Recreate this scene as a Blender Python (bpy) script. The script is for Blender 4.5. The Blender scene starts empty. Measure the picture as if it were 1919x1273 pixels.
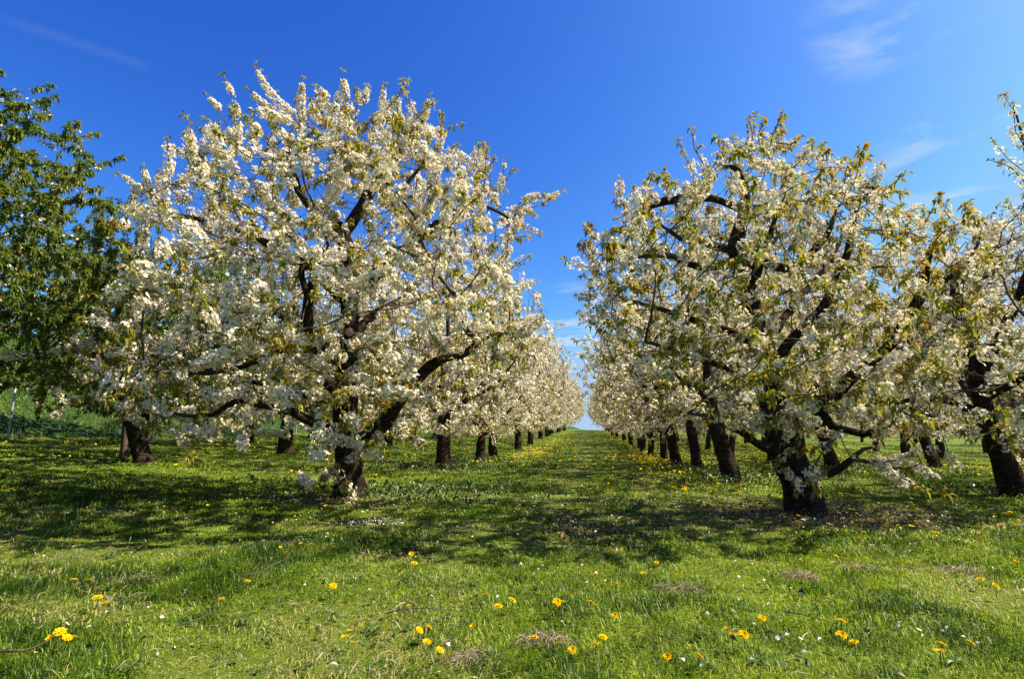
import bpy, math, random
import numpy as np
from mathutils import Vector

rng = np.random.default_rng(11)
random.seed(5)
sc = bpy.context.scene
COL = sc.collection

# ------------------------------------------------------------------ camera
H_CAM = 0.9
FPX = 1000.0
PITCH = math.atan(169 / FPX)
YAW = math.atan(145 / FPX * math.cos(PITCH))
cd = bpy.data.cameras.new('camera')
cam = bpy.data.objects.new('camera', cd)
COL.objects.link(cam)
sc.camera = cam
cd.sensor_width = 36
cd.lens = FPX / 1919 * 36
cd.clip_start = 0.05
cd.clip_end = 3000
cam.location = (0, 0, H_CAM)
cam.rotation_euler = (math.pi / 2 + PITCH, 0, YAW)
FW = np.array([-math.sin(YAW) * math.cos(PITCH), math.cos(YAW) * math.cos(PITCH), math.sin(PITCH)])
RT = np.array([math.cos(YAW), math.sin(YAW), 0.0])
UP = np.cross(RT, FW)
EYE = np.array([0, 0, H_CAM])


def at(px, py, depth):
    """world point seen at photo position (px, py) at the given forward depth"""
    px = np.asarray(px, float); py = np.asarray(py, float); depth = np.asarray(depth, float)
    r = FW + RT * ((px - 959.5) / FPX)[..., None] - UP * ((py - 636.5) / FPX)[..., None]
    return EYE + r * depth[..., None]


def depth_of(p):
    return float((np.asarray(p) - EYE) @ FW)


# ------------------------------------------------------------------ sky and sun
SUN_EL, SUN_ROT = 50, 83
w = bpy.data.worlds.new('World'); sc.world = w; w.use_nodes = True
nt = w.node_tree
bg = nt.nodes['Background']
sky = nt.nodes.new('ShaderNodeTexSky')
sky.sky_type = 'NISHITA'; sky.sun_disc = False
sky.sun_elevation = math.radians(SUN_EL); sky.sun_rotation = math.radians(SUN_ROT)
sky.air_density = 1.0; sky.dust_density = 1.5; sky.ozone_density = 3.0


def wn(kind, **kw):
    n = nt.nodes.new(kind)
    for k, v in kw.items(): setattr(n, k, v)
    return n


def wmath(op, a, b=None):
    n = wn('ShaderNodeMath', operation=op)
    for i, v in enumerate((a, b)):
        if v is None: continue
        if isinstance(v, (int, float)): n.inputs[i].default_value = v
        else: nt.links.new(v, n.inputs[i])
    return n.outputs[0]


# deep clear spring blue: a response curve per channel on the whole sky
sep = wn('ShaderNodeSeparateColor'); nt.links.new(sky.outputs[0], sep.inputs[0])
comb = wn('ShaderNodeCombineColor')
for i, (g, k) in enumerate(((2.1, 2.6), (1.65, 1.9), (0.98, 1.36))):
    v = wmath('MULTIPLY', sep.outputs[i], 0.1)
    v = wmath('POWER', v, g)
    v = wmath('MULTIPLY', v, k * 6.2)
    v = wmath('MINIMUM', v, (1.5, 2.3, 3.75)[i])
    nt.links.new(v, comb.inputs[i])
# thin cirrus, fixed in direction
tc = wn('ShaderNodeTexCoord')
nrm = wn('ShaderNodeVectorMath', operation='NORMALIZE'); nt.links.new(tc.outputs['Generated'], nrm.inputs[0])


def cloud(px, py, radius, stretch, scale, rot, amount, seed):
    d = at(px, py, 1.0) - EYE; d = d / np.linalg.norm(d)
    dot = wn('ShaderNodeVectorMath', operation='DOT_PRODUCT'); nt.links.new(nrm.outputs[0], dot.inputs[0]); dot.inputs[1].default_value = d
    c1 = math.cos(math.radians(radius))
    mr = wn('ShaderNodeMapRange', interpolation_type='SMOOTHERSTEP')
    nt.links.new(dot.outputs['Value'], mr.inputs[0]); mr.inputs[1].default_value = c1; mr.inputs[2].default_value = 1.0
    mp = wn('ShaderNodeMapping'); nt.links.new(nrm.outputs[0], mp.inputs[0])
    mp.inputs['Rotation'].default_value = rot; mp.inputs['Scale'].default_value = stretch; mp.inputs['Location'].default_value = (seed, seed * .7, 0)
    nz = wn('ShaderNodeTexNoise'); nt.links.new(mp.outputs[0], nz.inputs[0])
    nz.inputs['Scale'].default_value = scale; nz.inputs['Detail'].default_value = 9; nz.inputs['Roughness'].default_value = .62; nz.inputs['Distortion'].default_value = .5
    m2 = wn('ShaderNodeMapRange'); nt.links.new(nz.outputs[0], m2.inputs[0]); m2.inputs[1].default_value = .50; m2.inputs[2].default_value = .74
    a = wmath('MULTIPLY', mr.outputs[0], m2.outputs[0])
    return wmath('MULTIPLY', a, amount)


cl = cloud(1650, 15, 6.5, (1.0, 1.8, 4.5), 4.5, (0.2, 0.5, 0.3), 0.5, 3.1)
cl = wmath('ADD', cl, cloud(1790, 345, 9, (1.0, 1.6, 6.0), 3.0, (0.1, 0.35, 0.2), 0.7, 7.7))
cl = wmath('ADD', cl, cloud(1080, 640, 7, (1.0, 1.0, 6.0), 3.5, (0.0, 0.1, 0.2), 2.2, 1.3))
# one thin contrail-like streak at upper left
p1, p2 = (at(x_, y_, 1.0) - EYE for x_, y_ in ((-30, 22), (245, 114)))
p1 = p1 / np.linalg.norm(p1); p2 = p2 / np.linalg.norm(p2); pn = np.cross(p1, p2); pn /= np.linalg.norm(pn); pc = p1 * .35 + p2 * .65; pc /= np.linalg.norm(pc)
d1 = wn('ShaderNodeVectorMath', operation='DOT_PRODUCT'); nt.links.new(nrm.outputs[0], d1.inputs[0]); d1.inputs[1].default_value = pn
d2 = wn('ShaderNodeVectorMath', operation='DOT_PRODUCT'); nt.links.new(nrm.outputs[0], d2.inputs[0]); d2.inputs[1].default_value = pc
m1 = wn('ShaderNodeMapRange', interpolation_type='SMOOTHSTEP'); nt.links.new(wmath('ABSOLUTE', d1.outputs['Value']), m1.inputs[0]); m1.inputs[1].default_value = .011; m1.inputs[2].default_value = 0
m2_ = wn('ShaderNodeMapRange', interpolation_type='SMOOTHSTEP'); nt.links.new(d2.outputs['Value'], m2_.inputs[0]); m2_.inputs[1].default_value = math.cos(math.radians(5.0)); m2_.inputs[2].default_value = math.cos(math.radians(3))
cl = wmath('ADD', cl, wmath('MULTIPLY', wmath('MULTIPLY', m1.outputs[0], m2_.outputs[0]), .035))
cl = wmath('MINIMUM', cl, 0.55)
# pale blue air low over the horizon
sxyz = wn('ShaderNodeSeparateXYZ'); nt.links.new(nrm.outputs[0], sxyz.inputs[0])
hz = wn('ShaderNodeMapRange', interpolation_type='SMOOTHSTEP'); nt.links.new(sxyz.outputs[2], hz.inputs[0])
hz.inputs[1].default_value = .22; hz.inputs[2].default_value = -.01; hz.inputs[3].default_value = 0; hz.inputs[4].default_value = .95
air = wn('ShaderNodeMix', data_type='RGBA'); nt.links.new(hz.outputs[0], air.inputs[0]); nt.links.new(comb.outputs[0], air.inputs[6])
air.inputs[7].default_value = (1.75, 2.5, 3.55, 1)
mix = wn('ShaderNodeMix', data_type='RGBA'); nt.links.new(cl, mix.inputs[0]); nt.links.new(air.outputs[2], mix.inputs[6])
mix.inputs[7].default_value = (2.7, 3.1, 3.6, 1)
nt.links.new(mix.outputs[2], bg.inputs[0]); bg.inputs[1].default_value = 0.1

sl = bpy.data.lights.new('sun', 'SUN'); sl.energy = 5.0; sl.angle = math.radians(0.53); sl.color = (1.0, .89, .71)
sun = bpy.data.objects.new('sun', sl); COL.objects.link(sun)
e, r_ = math.radians(SUN_EL), math.radians(SUN_ROT)
S = Vector((math.cos(e) * math.sin(r_), math.cos(e) * math.cos(r_), math.sin(e)))
sun.rotation_euler = S.to_track_quat('Z', 'Y').to_euler()
sc.view_settings.view_transform = 'Standard'; sc.view_settings.look = 'None'; sc.view_settings.gamma = 1; sc.view_settings.exposure = 1.4
sc.cycles.max_bounces = 8; sc.cycles.diffuse_bounces = 2; sc.cycles.transmission_bounces = 5; sc.cycles.transparent_max_bounces = 6
sc.cycles.use_fast_gi = False


# ------------------------------------------------------------------ helpers
def tag(o, label=None, cat=None, group=None, kind=None):
    if label: o['label'] = label
    if cat: o['category'] = cat
    if group: o['group'] = group
    if kind: o['kind'] = kind
    return o


def mesh_np(name, V, F, mats, tint=None, smooth=False, midx=None):
    """V (n,3); F list of (m,k) index arrays; tint: per-face list matching F"""
    me = bpy.data.meshes.new(name)
    V = np.asarray(V, np.float32)
    me.vertices.add(len(V)); me.vertices.foreach_set('co', V.ravel())
    F = [np.asarray(f, np.int32) for f in F if len(f)]
    nl = sum(f.size for f in F); nf = sum(len(f) for f in F)
    me.loops.add(nl); me.loops.foreach_set('vertex_index', np.concatenate([f.ravel() for f in F]))
    me.polygons.add(nf)
    st = []; o = 0
    for f in F:
        st.append(o + np.arange(len(f)) * f.shape[1]); o += f.size
    me.polygons.foreach_set('loop_start', np.concatenate(st).astype(np.int32))
    if smooth: me.polygons.foreach_set('use_smooth', np.ones(nf, bool))
    me.update(calc_edges=True)
    if tint is not None:
        a = me.attributes.new('tint', 'FLOAT', 'FACE')
        a.data.foreach_set('value', np.concatenate([np.asarray(t, np.float32) for t in tint]))
    if not isinstance(mats, (list, tuple)): mats = [mats]
    for m in mats: me.materials.append(m)
    if midx is not None: me.polygons.foreach_set('material_index', np.asarray(midx, np.int32))
    return me


def obj(name, me, parent=None):
    o = bpy.data.objects.new(name, me); COL.objects.link(o)
    if parent: o.parent = parent
    return o


def empty(name, loc=(0, 0, 0), rz=0.0, scale=1.0):
    o = bpy.data.objects.new(name, None); COL.objects.link(o); o.empty_display_size = .2
    o.location = loc; o.rotation_euler = (0, 0, rz); o.scale = (scale,) * 3
    return o


def unit(v):
    v = np.asarray(v, float)
    return v / np.maximum(np.linalg.norm(v, axis=-1, keepdims=True), 1e-9)


def value_noise(x, y, seed=0):
    """smooth 2D value noise in 0..1"""
    x = np.asarray(x, float); y = np.asarray(y, float)
    xi = np.floor(x).astype(np.int64); yi = np.floor(y).astype(np.int64)
    fx = x - xi; fy = y - yi
    fx = fx * fx * (3 - 2 * fx); fy = fy * fy * (3 - 2 * fy)

    def h(a, b):
        n = (a * 374761393 + b * 668265263 + seed * 974711) & 0x7fffffff
        n = ((n ^ (n >> 13)) * 1274126177) & 0x7fffffff
        return ((n ^ (n >> 16)) & 0xffff) / 65535.0
    return (h(xi, yi) * (1 - fx) + h(xi + 1, yi) * fx) * (1 - fy) + (h(xi, yi + 1) * (1 - fx) + h(xi + 1, yi + 1) * fx) * fy


# ------------------------------------------------------------------ terrain
LY = [-1000, 0, 12, 18, 22, 25, 33, 40, 52, 65, 75, 100, 200, 1000]
LZ = [0, 0, 0, -.07, -.09, -.05, .12, .25, .5, .74, .8, .5, .3, .3]
SX = [-1000, -60, -38, -30, -17.2, -16, -9, -4, 8, 14, 28, 60, 1000]
SZ = [9, 9, 7.2, 4.9, .72, .6, .25, 0, 0, -.3, -.9, -.8, .4]


def terrain(x, y):
    x = np.asarray(x, float); y = np.asarray(y, float)
    z = np.interp(y, LY, LZ) + np.interp(x, SX, SZ)
    z = z + (value_noise(x * .8, y * .8, 3) - .5) * .05 * np.clip((np.hypot(x, y) - 1) / 3, 0, 1)
    return z + (value_noise(x * 3.1, y * 3.1, 4) - .5) * .02


def ground_hit(px, py):
    d = at(px, py, 1.0) - EYE
    t = 1.0
    for k in range(4000):
        p = EYE + d * t
        if p[2] < terrain(p[0], p[1]): break
        t *= 1.003
    return p


# ------------------------------------------------------------------ materials
class M:
    def __init__(s, name):
        s.m = bpy.data.materials.new(name); s.m.use_nodes = True
        s.nt = s.m.node_tree; s.nt.nodes.clear()
        s.out = s.n('ShaderNodeOutputMaterial')

    def n(s, kind, **kw):
        n = s.nt.nodes.new(kind)
        for k, v in kw.items(): setattr(n, k, v)
        return n

    def l(s, a, b): s.nt.links.new(a, b)

    def ramp(s, fac, stops, interp='LINEAR'):
        r = s.n('ShaderNodeValToRGB'); r.color_ramp.interpolation = interp
        el = r.color_ramp.elements
        while len(el) < len(stops): el.new(.5)
        for e_, (p, c) in zip(el, stops): e_.position = p; e_.color = (*c, 1)
        if fac is not None: s.l(fac, r.inputs[0])
        return r.outputs[0]

    def noise(s, scale, detail=4, rough=.55, vec=None, stretch=None):
        if vec is None: vec = s.n('ShaderNodeTexCoord').outputs['Object']
        if stretch:
            mp = s.n('ShaderNodeMapping'); s.l(vec, mp.inputs[0]); mp.inputs['Scale'].default_value = stretch; vec = mp.outputs[0]
        t = s.n('ShaderNodeTexNoise'); s.l(vec, t.inputs[0]); t.inputs['Scale'].default_value = scale; t.inputs['Detail'].default_value = detail; t.inputs['Roughness'].default_value = rough
        return t.outputs[0]

    def mixc(s, f, a, b, mode='MIX'):
        n = s.n('ShaderNodeMix', data_type='RGBA', blend_type=mode)
        for i, v in ((0, f), (6, a), (7, b)):
            if isinstance(v, (int, float)): n.inputs[i].default_value = v
            elif isinstance(v, tuple): n.inputs[i].default_value = (*v, 1)
            else: s.l(v, n.inputs[i])
        return n.outputs[2]

    def attr(s, name='tint'):
        return s.n('ShaderNodeAttribute', attribute_name=name).outputs['Fac']

    def thin(s, col, trans, gloss=0.0, rough=.45, tcol=None):
        d = s.n('ShaderNodeBsdfDiffuse'); t = s.n('ShaderNodeBsdfTranslucent'); mx = s.n('ShaderNodeMixShader')
        s.l(col, d.inputs[0]); s.l(tcol if tcol is not None else col, t.inputs[0]); mx.inputs[0].default_value = trans
        s.l(d.outputs[0], mx.inputs[1]); s.l(t.outputs[0], mx.inputs[2])
        sh = mx.outputs[0]
        if gloss:
            g = s.n('ShaderNodeBsdfGlossy'); g.inputs['Roughness'].default_value = rough; g.inputs[0].default_value = (1, 1, 1, 1)
            m2 = s.n('ShaderNodeMixShader'); m2.inputs[0].default_value = gloss
            s.l(sh, m2.inputs[1]); s.l(g.outputs[0], m2.inputs[2]); sh = m2.outputs[0]
        s.l(sh, s.out.inputs[0])
        return s.m

    def solid(s, col, rough=.8, bump=None, strength=.5, dist=.01, spec=.3, metal=0.0):
        p = s.n('ShaderNodeBsdfPrincipled')
        if isinstance(col, tuple): p.inputs['Base Color'].default_value = (*col, 1)
        else: s.l(col, p.inputs['Base Color'])
        p.inputs['Roughness'].default_value = rough; p.inputs['Specular IOR Level'].default_value = spec; p.inputs['Metallic'].default_value = metal
        if bump is not None:
            b = s.n('ShaderNodeBump'); b.inputs['Strength'].default_value = strength; b.inputs['Distance'].default_value = dist
            s.l(bump, b.inputs['Height']); s.l(b.outputs[0], p.inputs['Normal'])
        s.l(p.outputs[0], s.out.inputs[0])
        return s.m


def leafmat(name, stops, trans=.45, gloss=.05):
    m = M(name); c = m.ramp(m.attr(), stops)
    return m.thin(c, trans, gloss)


MAT = {}
m = M('petals'); c = m.ramp(m.attr(), [(0, (.78, .70, .47)), (.5, (.84, .785, .63)), (1, (.87, .84, .76))])
tc_ = m.ramp(m.attr(), [(0, (.84, .72, .44)), (1, (.88, .82, .66))])
MAT['petal'] = m.thin(c, .30, tcol=tc_)
MAT['leaf_bronze'] = leafmat('young_leaves', [(0, (.15, .19, .012)), (.4, (.26, .255, .02)), (.75, (.36, .26, .025)), (1, (.34, .155, .025))], .48, .02)
MAT['leaf_green'] = leafmat('green_leaves', [(0, (.05, .105, .010)), (.5, (.11, .175, .014)), (.8, (.19, .21, .022)), (1, (.24, .17, .03))], .5, .03)
m = M('bark')
n1 = m.noise(9, 6, .65, stretch=(1, 1, 2.6)); n2 = m.noise(2.2, 3)
c = m.ramp(n1, [(.25, (.008, .005, .004)), (.5, (.026, .017, .012)), (.72, (.075, .052, .038))])
c = m.mixc(m.ramp(n2, [(.5, (0, 0, 0)), (.75, (.5, .5, .5))]), c, (.07, .068, .052))
bd = m.noise(5, 5, .7, stretch=(1, 1, 9))
c = m.mixc(m.ramp(bd, [(.52, (0, 0, 0)), (.68, (.6, .6, .6))]), c, (.12, .085, .062))
MAT['bark'] = m.solid(c, .95, m.noise(14, 8, .7, stretch=(1, 1, 2.8)), 1.0, .05, spec=.08)
m = M('twig_bark')
n1 = m.noise(14, 4)
c = m.ramp(n1, [(.3, (.025, .019, .015)), (.55, (.06, .046, .036)), (.8, (.15, .125, .10))])
MAT['twig'] = m.solid(c, .8, n1, .5, .01)
m = M('fresh_cut_wood'); n1 = m.noise(18, 4)
MAT['cut'] = m.solid(m.ramp(n1, [(.3, (.42, .22, .10)), (.7, (.62, .36, .19))]), .8)
GR = [(0, (.014, .042, .003)), (.28, (.072, .145, .006)), (.55, (.23, .32, .012)), (.74, (.42, .46, .04)), (.86, (.36, .30, .10)), (1, (.50, .42, .25))]
MAT['grass'] = leafmat('grass_blades', GR, .42, .015)
MAT['weed'] = leafmat('weed_leaves', [(0, (.02, .055, .008)), (.6, (.05, .10, .015)), (1, (.11, .15, .04))], .3, .04)
MAT['straw'] = leafmat('dry_straw', [(0, (.10, .075, .045)), (.5, (.22, .17, .10)), (1, (.42, .34, .22))], .15, .04)
MAT['litter'] = leafmat('dead_leaves', [(0, (.055, .030, .018)), (.5, (.15, .08, .045)), (.85, (.30, .19, .12)), (1, (.42, .30, .22))], .15, .05)
m = M('dandelion_petals'); c = m.ramp(m.attr(), [(0, (.60, .33, .003)), (.5, (.70, .47, .005)), (1, (.76, .58, .015))])
MAT['dandelion'] = m.thin(c, .25)
m = M('dandelion_stem'); MAT['stem'] = m.thin(m.ramp(m.noise(30), [(.3, (.10, .14, .03)), (.7, (.22, .18, .06))]), .2)
m = M('daisy_petals'); MAT['daisy'] = m.thin(m.ramp(m.noise(30), [(.3, (.78, .76, .74)), (.7, (.86, .85, .84))]), .25)
m = M('old_wood'); n1 = m.noise(9, 5, .6, stretch=(4, 4, .5))
MAT['stake'] = m.solid(m.ramp(n1, [(.3, (.03, .022, .016)), (.7, (.10, .075, .055))]), .9, n1, .6, .01)
m = M('galvanised_steel'); n1 = m.noise(12, 3)
MAT['steel'] = m.solid(m.ramp(n1, [(.3, (.24, .25, .26)), (.7, (.38, .39, .40))]), .5, spec=.5, metal=.3)
m = M('wire'); MAT['wire'] = m.solid(m.ramp(m.noise(3), [(.3, (.07, .10, .09)), (.7, (.14, .17, .16))]), .6)

# ground: short turf over thatch and soil, seen between and beyond the blades
m = M('ground')
geo = m.n('ShaderNodeNewGeometry').outputs['Position']
big = m.noise(.55, 5, .6, geo); mid = m.noise(5, 5, .65, geo); fine = m.noise(60, 4, .7, geo)
g = m.ramp(mid, [(.25, (.018, .040, .004)), (.5, (.065, .11, .007)), (.75, (.14, .195, .014))])
g = m.mixc(m.ramp(fine, [(.35, (0, 0, 0)), (.7, (.7, .7, .7))]), g, (.13, .165, .025))
th = m.ramp(fine, [(.3, (.05, .035, .02)), (.7, (.22, .17, .10))])
g = m.mixc(m.ramp(big, [(.52, (0, 0, 0)), (.72, (.55, .55, .55))]), g, th)
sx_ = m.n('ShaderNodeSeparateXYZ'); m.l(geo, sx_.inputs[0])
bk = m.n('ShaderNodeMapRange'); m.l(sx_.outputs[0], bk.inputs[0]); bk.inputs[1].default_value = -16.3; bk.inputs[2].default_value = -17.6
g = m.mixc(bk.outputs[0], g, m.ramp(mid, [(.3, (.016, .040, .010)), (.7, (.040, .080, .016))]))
MAT['ground'] = m.solid(g, .95, fine, .8, .03, spec=.1)


# ------------------------------------------------------------------ ground sheet
def axis(fine0, step, growth, limit):
    a = [0.0]; s = step
    while a[-1] < limit:
        a.append(a[-1] + s)
        if a[-1] > fine0: s *= growth
    return np.array(a)


ax = axis(12, .16, 1.05, 900)
gx = np.concatenate([-ax[::-1][:-1], ax])
ay = axis(20, .16, 1.05, 1200)
gy = np.concatenate([-axis(3, .3, 1.3, 60)[::-1][:-1], ay])
X, Y = np.meshgrid(gx, gy)
V = np.stack([X.ravel(), Y.ravel(), terrain(X, Y).ravel()], 1)
nx, ny = len(gx), len(gy)
ii = (np.arange(ny - 1)[:, None] * nx + np.arange(nx - 1)).ravel()
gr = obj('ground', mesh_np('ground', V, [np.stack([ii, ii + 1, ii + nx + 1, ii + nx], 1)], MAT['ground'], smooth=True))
tag(gr, 'grassy orchard floor rolling up to a crest between the tree rows', 'ground', kind='structure')


# ------------------------------------------------------------------ flowers and leaves as arrays
def frames(n):
    n = unit(n)
    a = np.where(np.abs(n[:, 2:3]) < .9, np.array([[0, 0, 1.]]), np.array([[1., 0, 0]]))
    u = unit(np.cross(n, a)); v = np.cross(n, u)
    return n, u, v


def flower_arrays(C, N, R, lo=False):
    """five-petalled cups: C centres, N facing, R radius"""
    k = len(C)
    n, u, v = frames(N)
    a0 = rng.uniform(0, 6.28, k)
    if lo:
        P = [C]
        for i in range(5):
            a = a0 + i * 1.2566
            P.append(C + R[:, None] * (np.cos(a)[:, None] * u + np.sin(a)[:, None] * v + .35 * n * rng.uniform(.4, 1.3, (k, 1))))
        V = np.stack(P, 1).reshape(-1, 3); b = np.arange(k)[:, None] * 6
        F = np.concatenate([b + np.array([[0, 1 + i, 1 + (i + 1) % 5]]) for i in range(5)])
        tint = np.tile(rng.uniform(0, 1, k), 5)
        return V, F, tint
    P = [C - n * R[:, None] * .2]
    for i in range(5):
        a = a0 + i * 1.2566 + rng.normal(0, .08, k)
        rr = R * rng.uniform(.85, 1.1, k); lift = rng.uniform(.15, .6, k)
        for da, s, lf in ((-.52, .72, .5), (0, 1.0, 1.0), (.52, .72, .5)):
            P.append(C + rr[:, None] * s * (np.cos(a + da)[:, None] * u + np.sin(a + da)[:, None] * v) + n * (rr * lift * lf)[:, None])
    V = np.stack(P, 1).reshape(-1, 3); b = np.arange(k)[:, None] * 16
    F = np.concatenate([b + np.array([[0, 1 + 3 * i, 2 + 3 * i, 3 + 3 * i]]) for i in range(5)])
    tint = np.tile(rng.uniform(0, 1, k), 5)
    return V, F, tint


def leaf_arrays(B, D, L, W, tint, droop=.35):
    """leaves: B base, D direction, L length, W width: folded, drooping blades"""
    k = len(B)
    d = unit(D)
    side = unit(np.cross(d, np.array([0, 0, 1.]) + rng.normal(0, .35, (k, 3))))
    nn = np.cross(side, d)
    mid = B + d * (L * .5)[:, None] + nn * (L * .06)[:, None]
    tip = B + d * L[:, None] - np.array([0, 0, 1.]) * (L * droop * rng.uniform(.4, 1.4, k))[:, None]
    fold = (W * .32)[:, None] * nn
    lf = mid - side * (W * .5)[:, None] + fold; rt = mid + side * (W * .5)[:, None] + fold
    V = np.stack([B, lf, mid, rt, tip], 1).reshape(-1, 3); b = np.arange(k)[:, None] * 5
    F = np.concatenate([b + np.array([[0, 2, 1]]), b + np.array([[0, 3, 2]]), b + np.array([[1, 2, 4]]), b + np.array([[2, 3, 4]])])
    return V, F, np.tile(tint, 4)


# ------------------------------------------------------------------ tree growth
def resample(P, Rr, step):
    P = np.asarray(P, float); Rr = np.asarray(Rr, float)
    s = np.concatenate([[0], np.cumsum(np.linalg.norm(np.diff(P, axis=0), axis=1))])
    t = np.linspace(0, s[-1], max(2, int(round(s[-1] / step)) + 1))
    return np.stack([np.interp(t, s, P[:, i]) for i in range(3)], 1), np.interp(t, s, Rr)


def grow(seeds, attract, step, di, dk, iters=70, up=.05):
    """seeds: list of (points, radii, join); returns pos, parent, seed radius"""
    pos, par, rad = [], [], []
    for P, Rr, root in seeds:
        P, Rr = resample(P, Rr, step)
        if root: prev = -1
        else:
            d = np.linalg.norm(np.array(pos) - P[0], axis=1)
            prev = int(np.argmin(d))
            gap = d[prev]; nb = int(gap / step)
            for j in range(1, nb + 1):
                pos.append(pos[prev] if False else np.array(pos[prev]) + (P[0] - pos[prev]) * (1 / (nb - j + 2))); par.append(prev); rad.append(Rr[0]); prev = len(pos) - 1
        for p, r in zip(P, Rr):
            pos.append(p); par.append(prev); rad.append(r); prev = len(pos) - 1
    pos = [np.asarray(p) for p in pos]
    A = np.asarray(attract); alive = np.ones(len(A), bool)
    nd = np.full(len(A), 1e9); ni = np.zeros(len(A), int)
    PA = np.array(pos)
    for i in range(0, len(PA), 200):
        D = np.linalg.norm(A[:, None] - PA[None, i:i + 200], axis=2)
        j = D.argmin(1); dm = D[np.arange(len(A)), j]; b = dm < nd
        nd[b] = dm[b]; ni[b] = i + j[b]
    tried = set()
    for it in range(iters):
        alive &= nd > dk
        act = np.where(alive & (nd < di))[0]
        if len(act) == 0: break
        PA = np.array(pos)
        dirs = unit(A[act] - PA[ni[act]])
        acc = {}
        for a, d in zip(ni[act], dirs):
            acc.setdefault(int(a), []).append(d)
        new = []
        for a, ds in acc.items():
            d = np.sum(ds, 0) + rng.normal(0, .25, 3) * (len(ds) ** .5)
            d = unit(d + np.array([0, 0, up]))
            q = pos[a] + d * step
            key = (a, tuple(np.round(d, 1)))
            if key in tried: continue
            tried.add(key); new.append((q, a))
        if not new: break
        b0 = len(pos)
        for q, a in new: pos.append(q); par.append(a); rad.append(0)
        Q = np.array([q for q, _ in new])
        D = np.linalg.norm(A[:, None] - Q[None], axis=2)
        j = D.argmin(1); dm = D[np.arange(len(A)), j]; b = dm < nd
        nd[b] = dm[b]; ni[b] = b0 + j[b]
    return np.array(pos), np.array(par), np.array(rad)


def pipe(pos, par, srad, tip, expo=2.35):
    n = len(pos); acc = np.zeros(n); ch = np.zeros(n, int)
    for i in range(n - 1, -1, -1):
        if ch[i] == 0: acc[i] = tip ** expo
        if par[i] >= 0:
            acc[par[i]] += acc[i]; ch[par[i]] += 1
    r = acc ** (1 / expo)
    return np.where(srad > 0, np.maximum(srad, np.minimum(r, srad * 1.15 + .004)), np.minimum(r, .035)), ch


def tubes(pos, par, rad, select, sides_of):
    """tube chains along the skeleton; select(node) says which segments belong"""
    n = len(pos)
    kids = [[] for _ in range(n)]
    for i in range(n):
        if par[i] >= 0: kids[par[i]].append(i)
    chains = []
    stack = [(i, -1) for i in range(n) if par[i] < 0]
    while stack:
        i, pa = stack.pop()
        ch = [pa, i] if pa >= 0 else [i]
        while True:
            ks = kids[ch[-1]]
            if not ks: break
            ks = sorted(ks, key=lambda k: -rad[k])
            for k in ks[1:]: stack.append((k, ch[-1]))
            ch.append(ks[0])
        chains.append(ch)
    V, F4, F3 = [], [], []; base = 0
    for ch in chains:
        # split into runs of selected nodes
        run = []
        runs = []
        for idx, c in enumerate(ch):
            ok = select[c] if idx > 0 or par[c] < 0 else (len(ch) > 1 and select[ch[1]])
            if ok: run.append(c)
            else:
                if run: run.append(c); runs.append(run)
                run = []
                if idx + 1 < len(ch) and select[ch[idx + 1]]: run = [c]
        if run: runs.append(run)
        for run in runs:
            if len(run) < 2: continue
            P = pos[run]; R = rad[run].copy()
            if par[run[0]] >= 0 or run[0] != ch[0]:
                R[0] = min(R[0], R[1] * 1.1)
            s = sides_of(R.max())
            T = np.gradient(P, axis=0); T = unit(T)
            a = np.array([0, 0, 1.]) if abs(T[0][2]) < .9 else np.array([1., 0, 0])
            u = unit(np.cross(T[0], a))
            ang = np.arange(s) * 2 * math.pi / s
            rings = []
            for k in range(len(P)):
                u = unit(u - T[k] * (u @ T[k])); v = np.cross(T[k], u)
                wob = 1 + ((value_noise(np.cos(ang) * 1.5 + run[0], np.full(s, P[k][2] * 7.0) + np.sin(ang) * 1.5, 17) - .5) * .38 + rng.normal(0, .03, s) if R[k] > .04 else 0)
                rings.append(P[k] + (R[k] * wob * np.cos(ang))[:, None] * u + (R[k] * wob * np.sin(ang))[:, None] * v)
            V.append(np.concatenate(rings))
            for k in range(len(P) - 1):
                b = base + k * s; i0 = np.arange(s); i1 = (i0 + 1) % s
                F4.append(np.stack([b + i0, b + i1, b + s + i1, b + s + i0], 1))
            b = base + (len(P) - 1) * s
            F3.append(np.array([[b, b + k, b + k + 1] for k in range(1, s - 1)]))
            base += len(P) * s
    return np.concatenate(V), [np.concatenate(F4), np.concatenate(F3)]


def foliage_sites(pos, par, rad, ch, rmax, spacing, shoot_len, shoot_p, up):
    """points on thin wood + straight end shoots; returns (P, dir, along 0..1 to tip) and shoot tubes"""
    P, D, tips = [], [], []
    shoots = []
    for i in range(len(pos)):
        if par[i] < 0 or rad[i] > rmax: continue
        a, b = pos[par[i]], pos[i]
        L = np.linalg.norm(b - a); d = (b - a) / max(L, 1e-6)
        k = max(1, int(rng.poisson(L / spacing)))
        for t in rng.uniform(0, 1, k): P.append(a + (b - a) * t); D.append(d)
        if ch[i] == 0 and rng.random() < shoot_p:
            dd = unit(d + np.array([0, 0, up]) + rng.normal(0, .25, 3))
            SL = rng.uniform(*shoot_len)
            shoots.append((b, dd, SL))
    return np.array(P), np.array(D), shoots


def add_shoots(pos, par, rad, ch, shoots):
    pos = list(pos); par = list(par); rad = list(rad)
    idx = {tuple(np.round(p, 5)): i for i, p in enumerate(pos)}
    for b, d, L in shoots:
        i = idx.get(tuple(np.round(b, 5)))
        if i is None: continue
        prev = i
        for k in range(1, 4):
            pos.append(b + d * L * k / 3); par.append(prev); rad.append(.0045 - .0008 * k); prev = len(pos) - 1
    return np.array(pos), np.array(par), np.array(rad)


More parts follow.
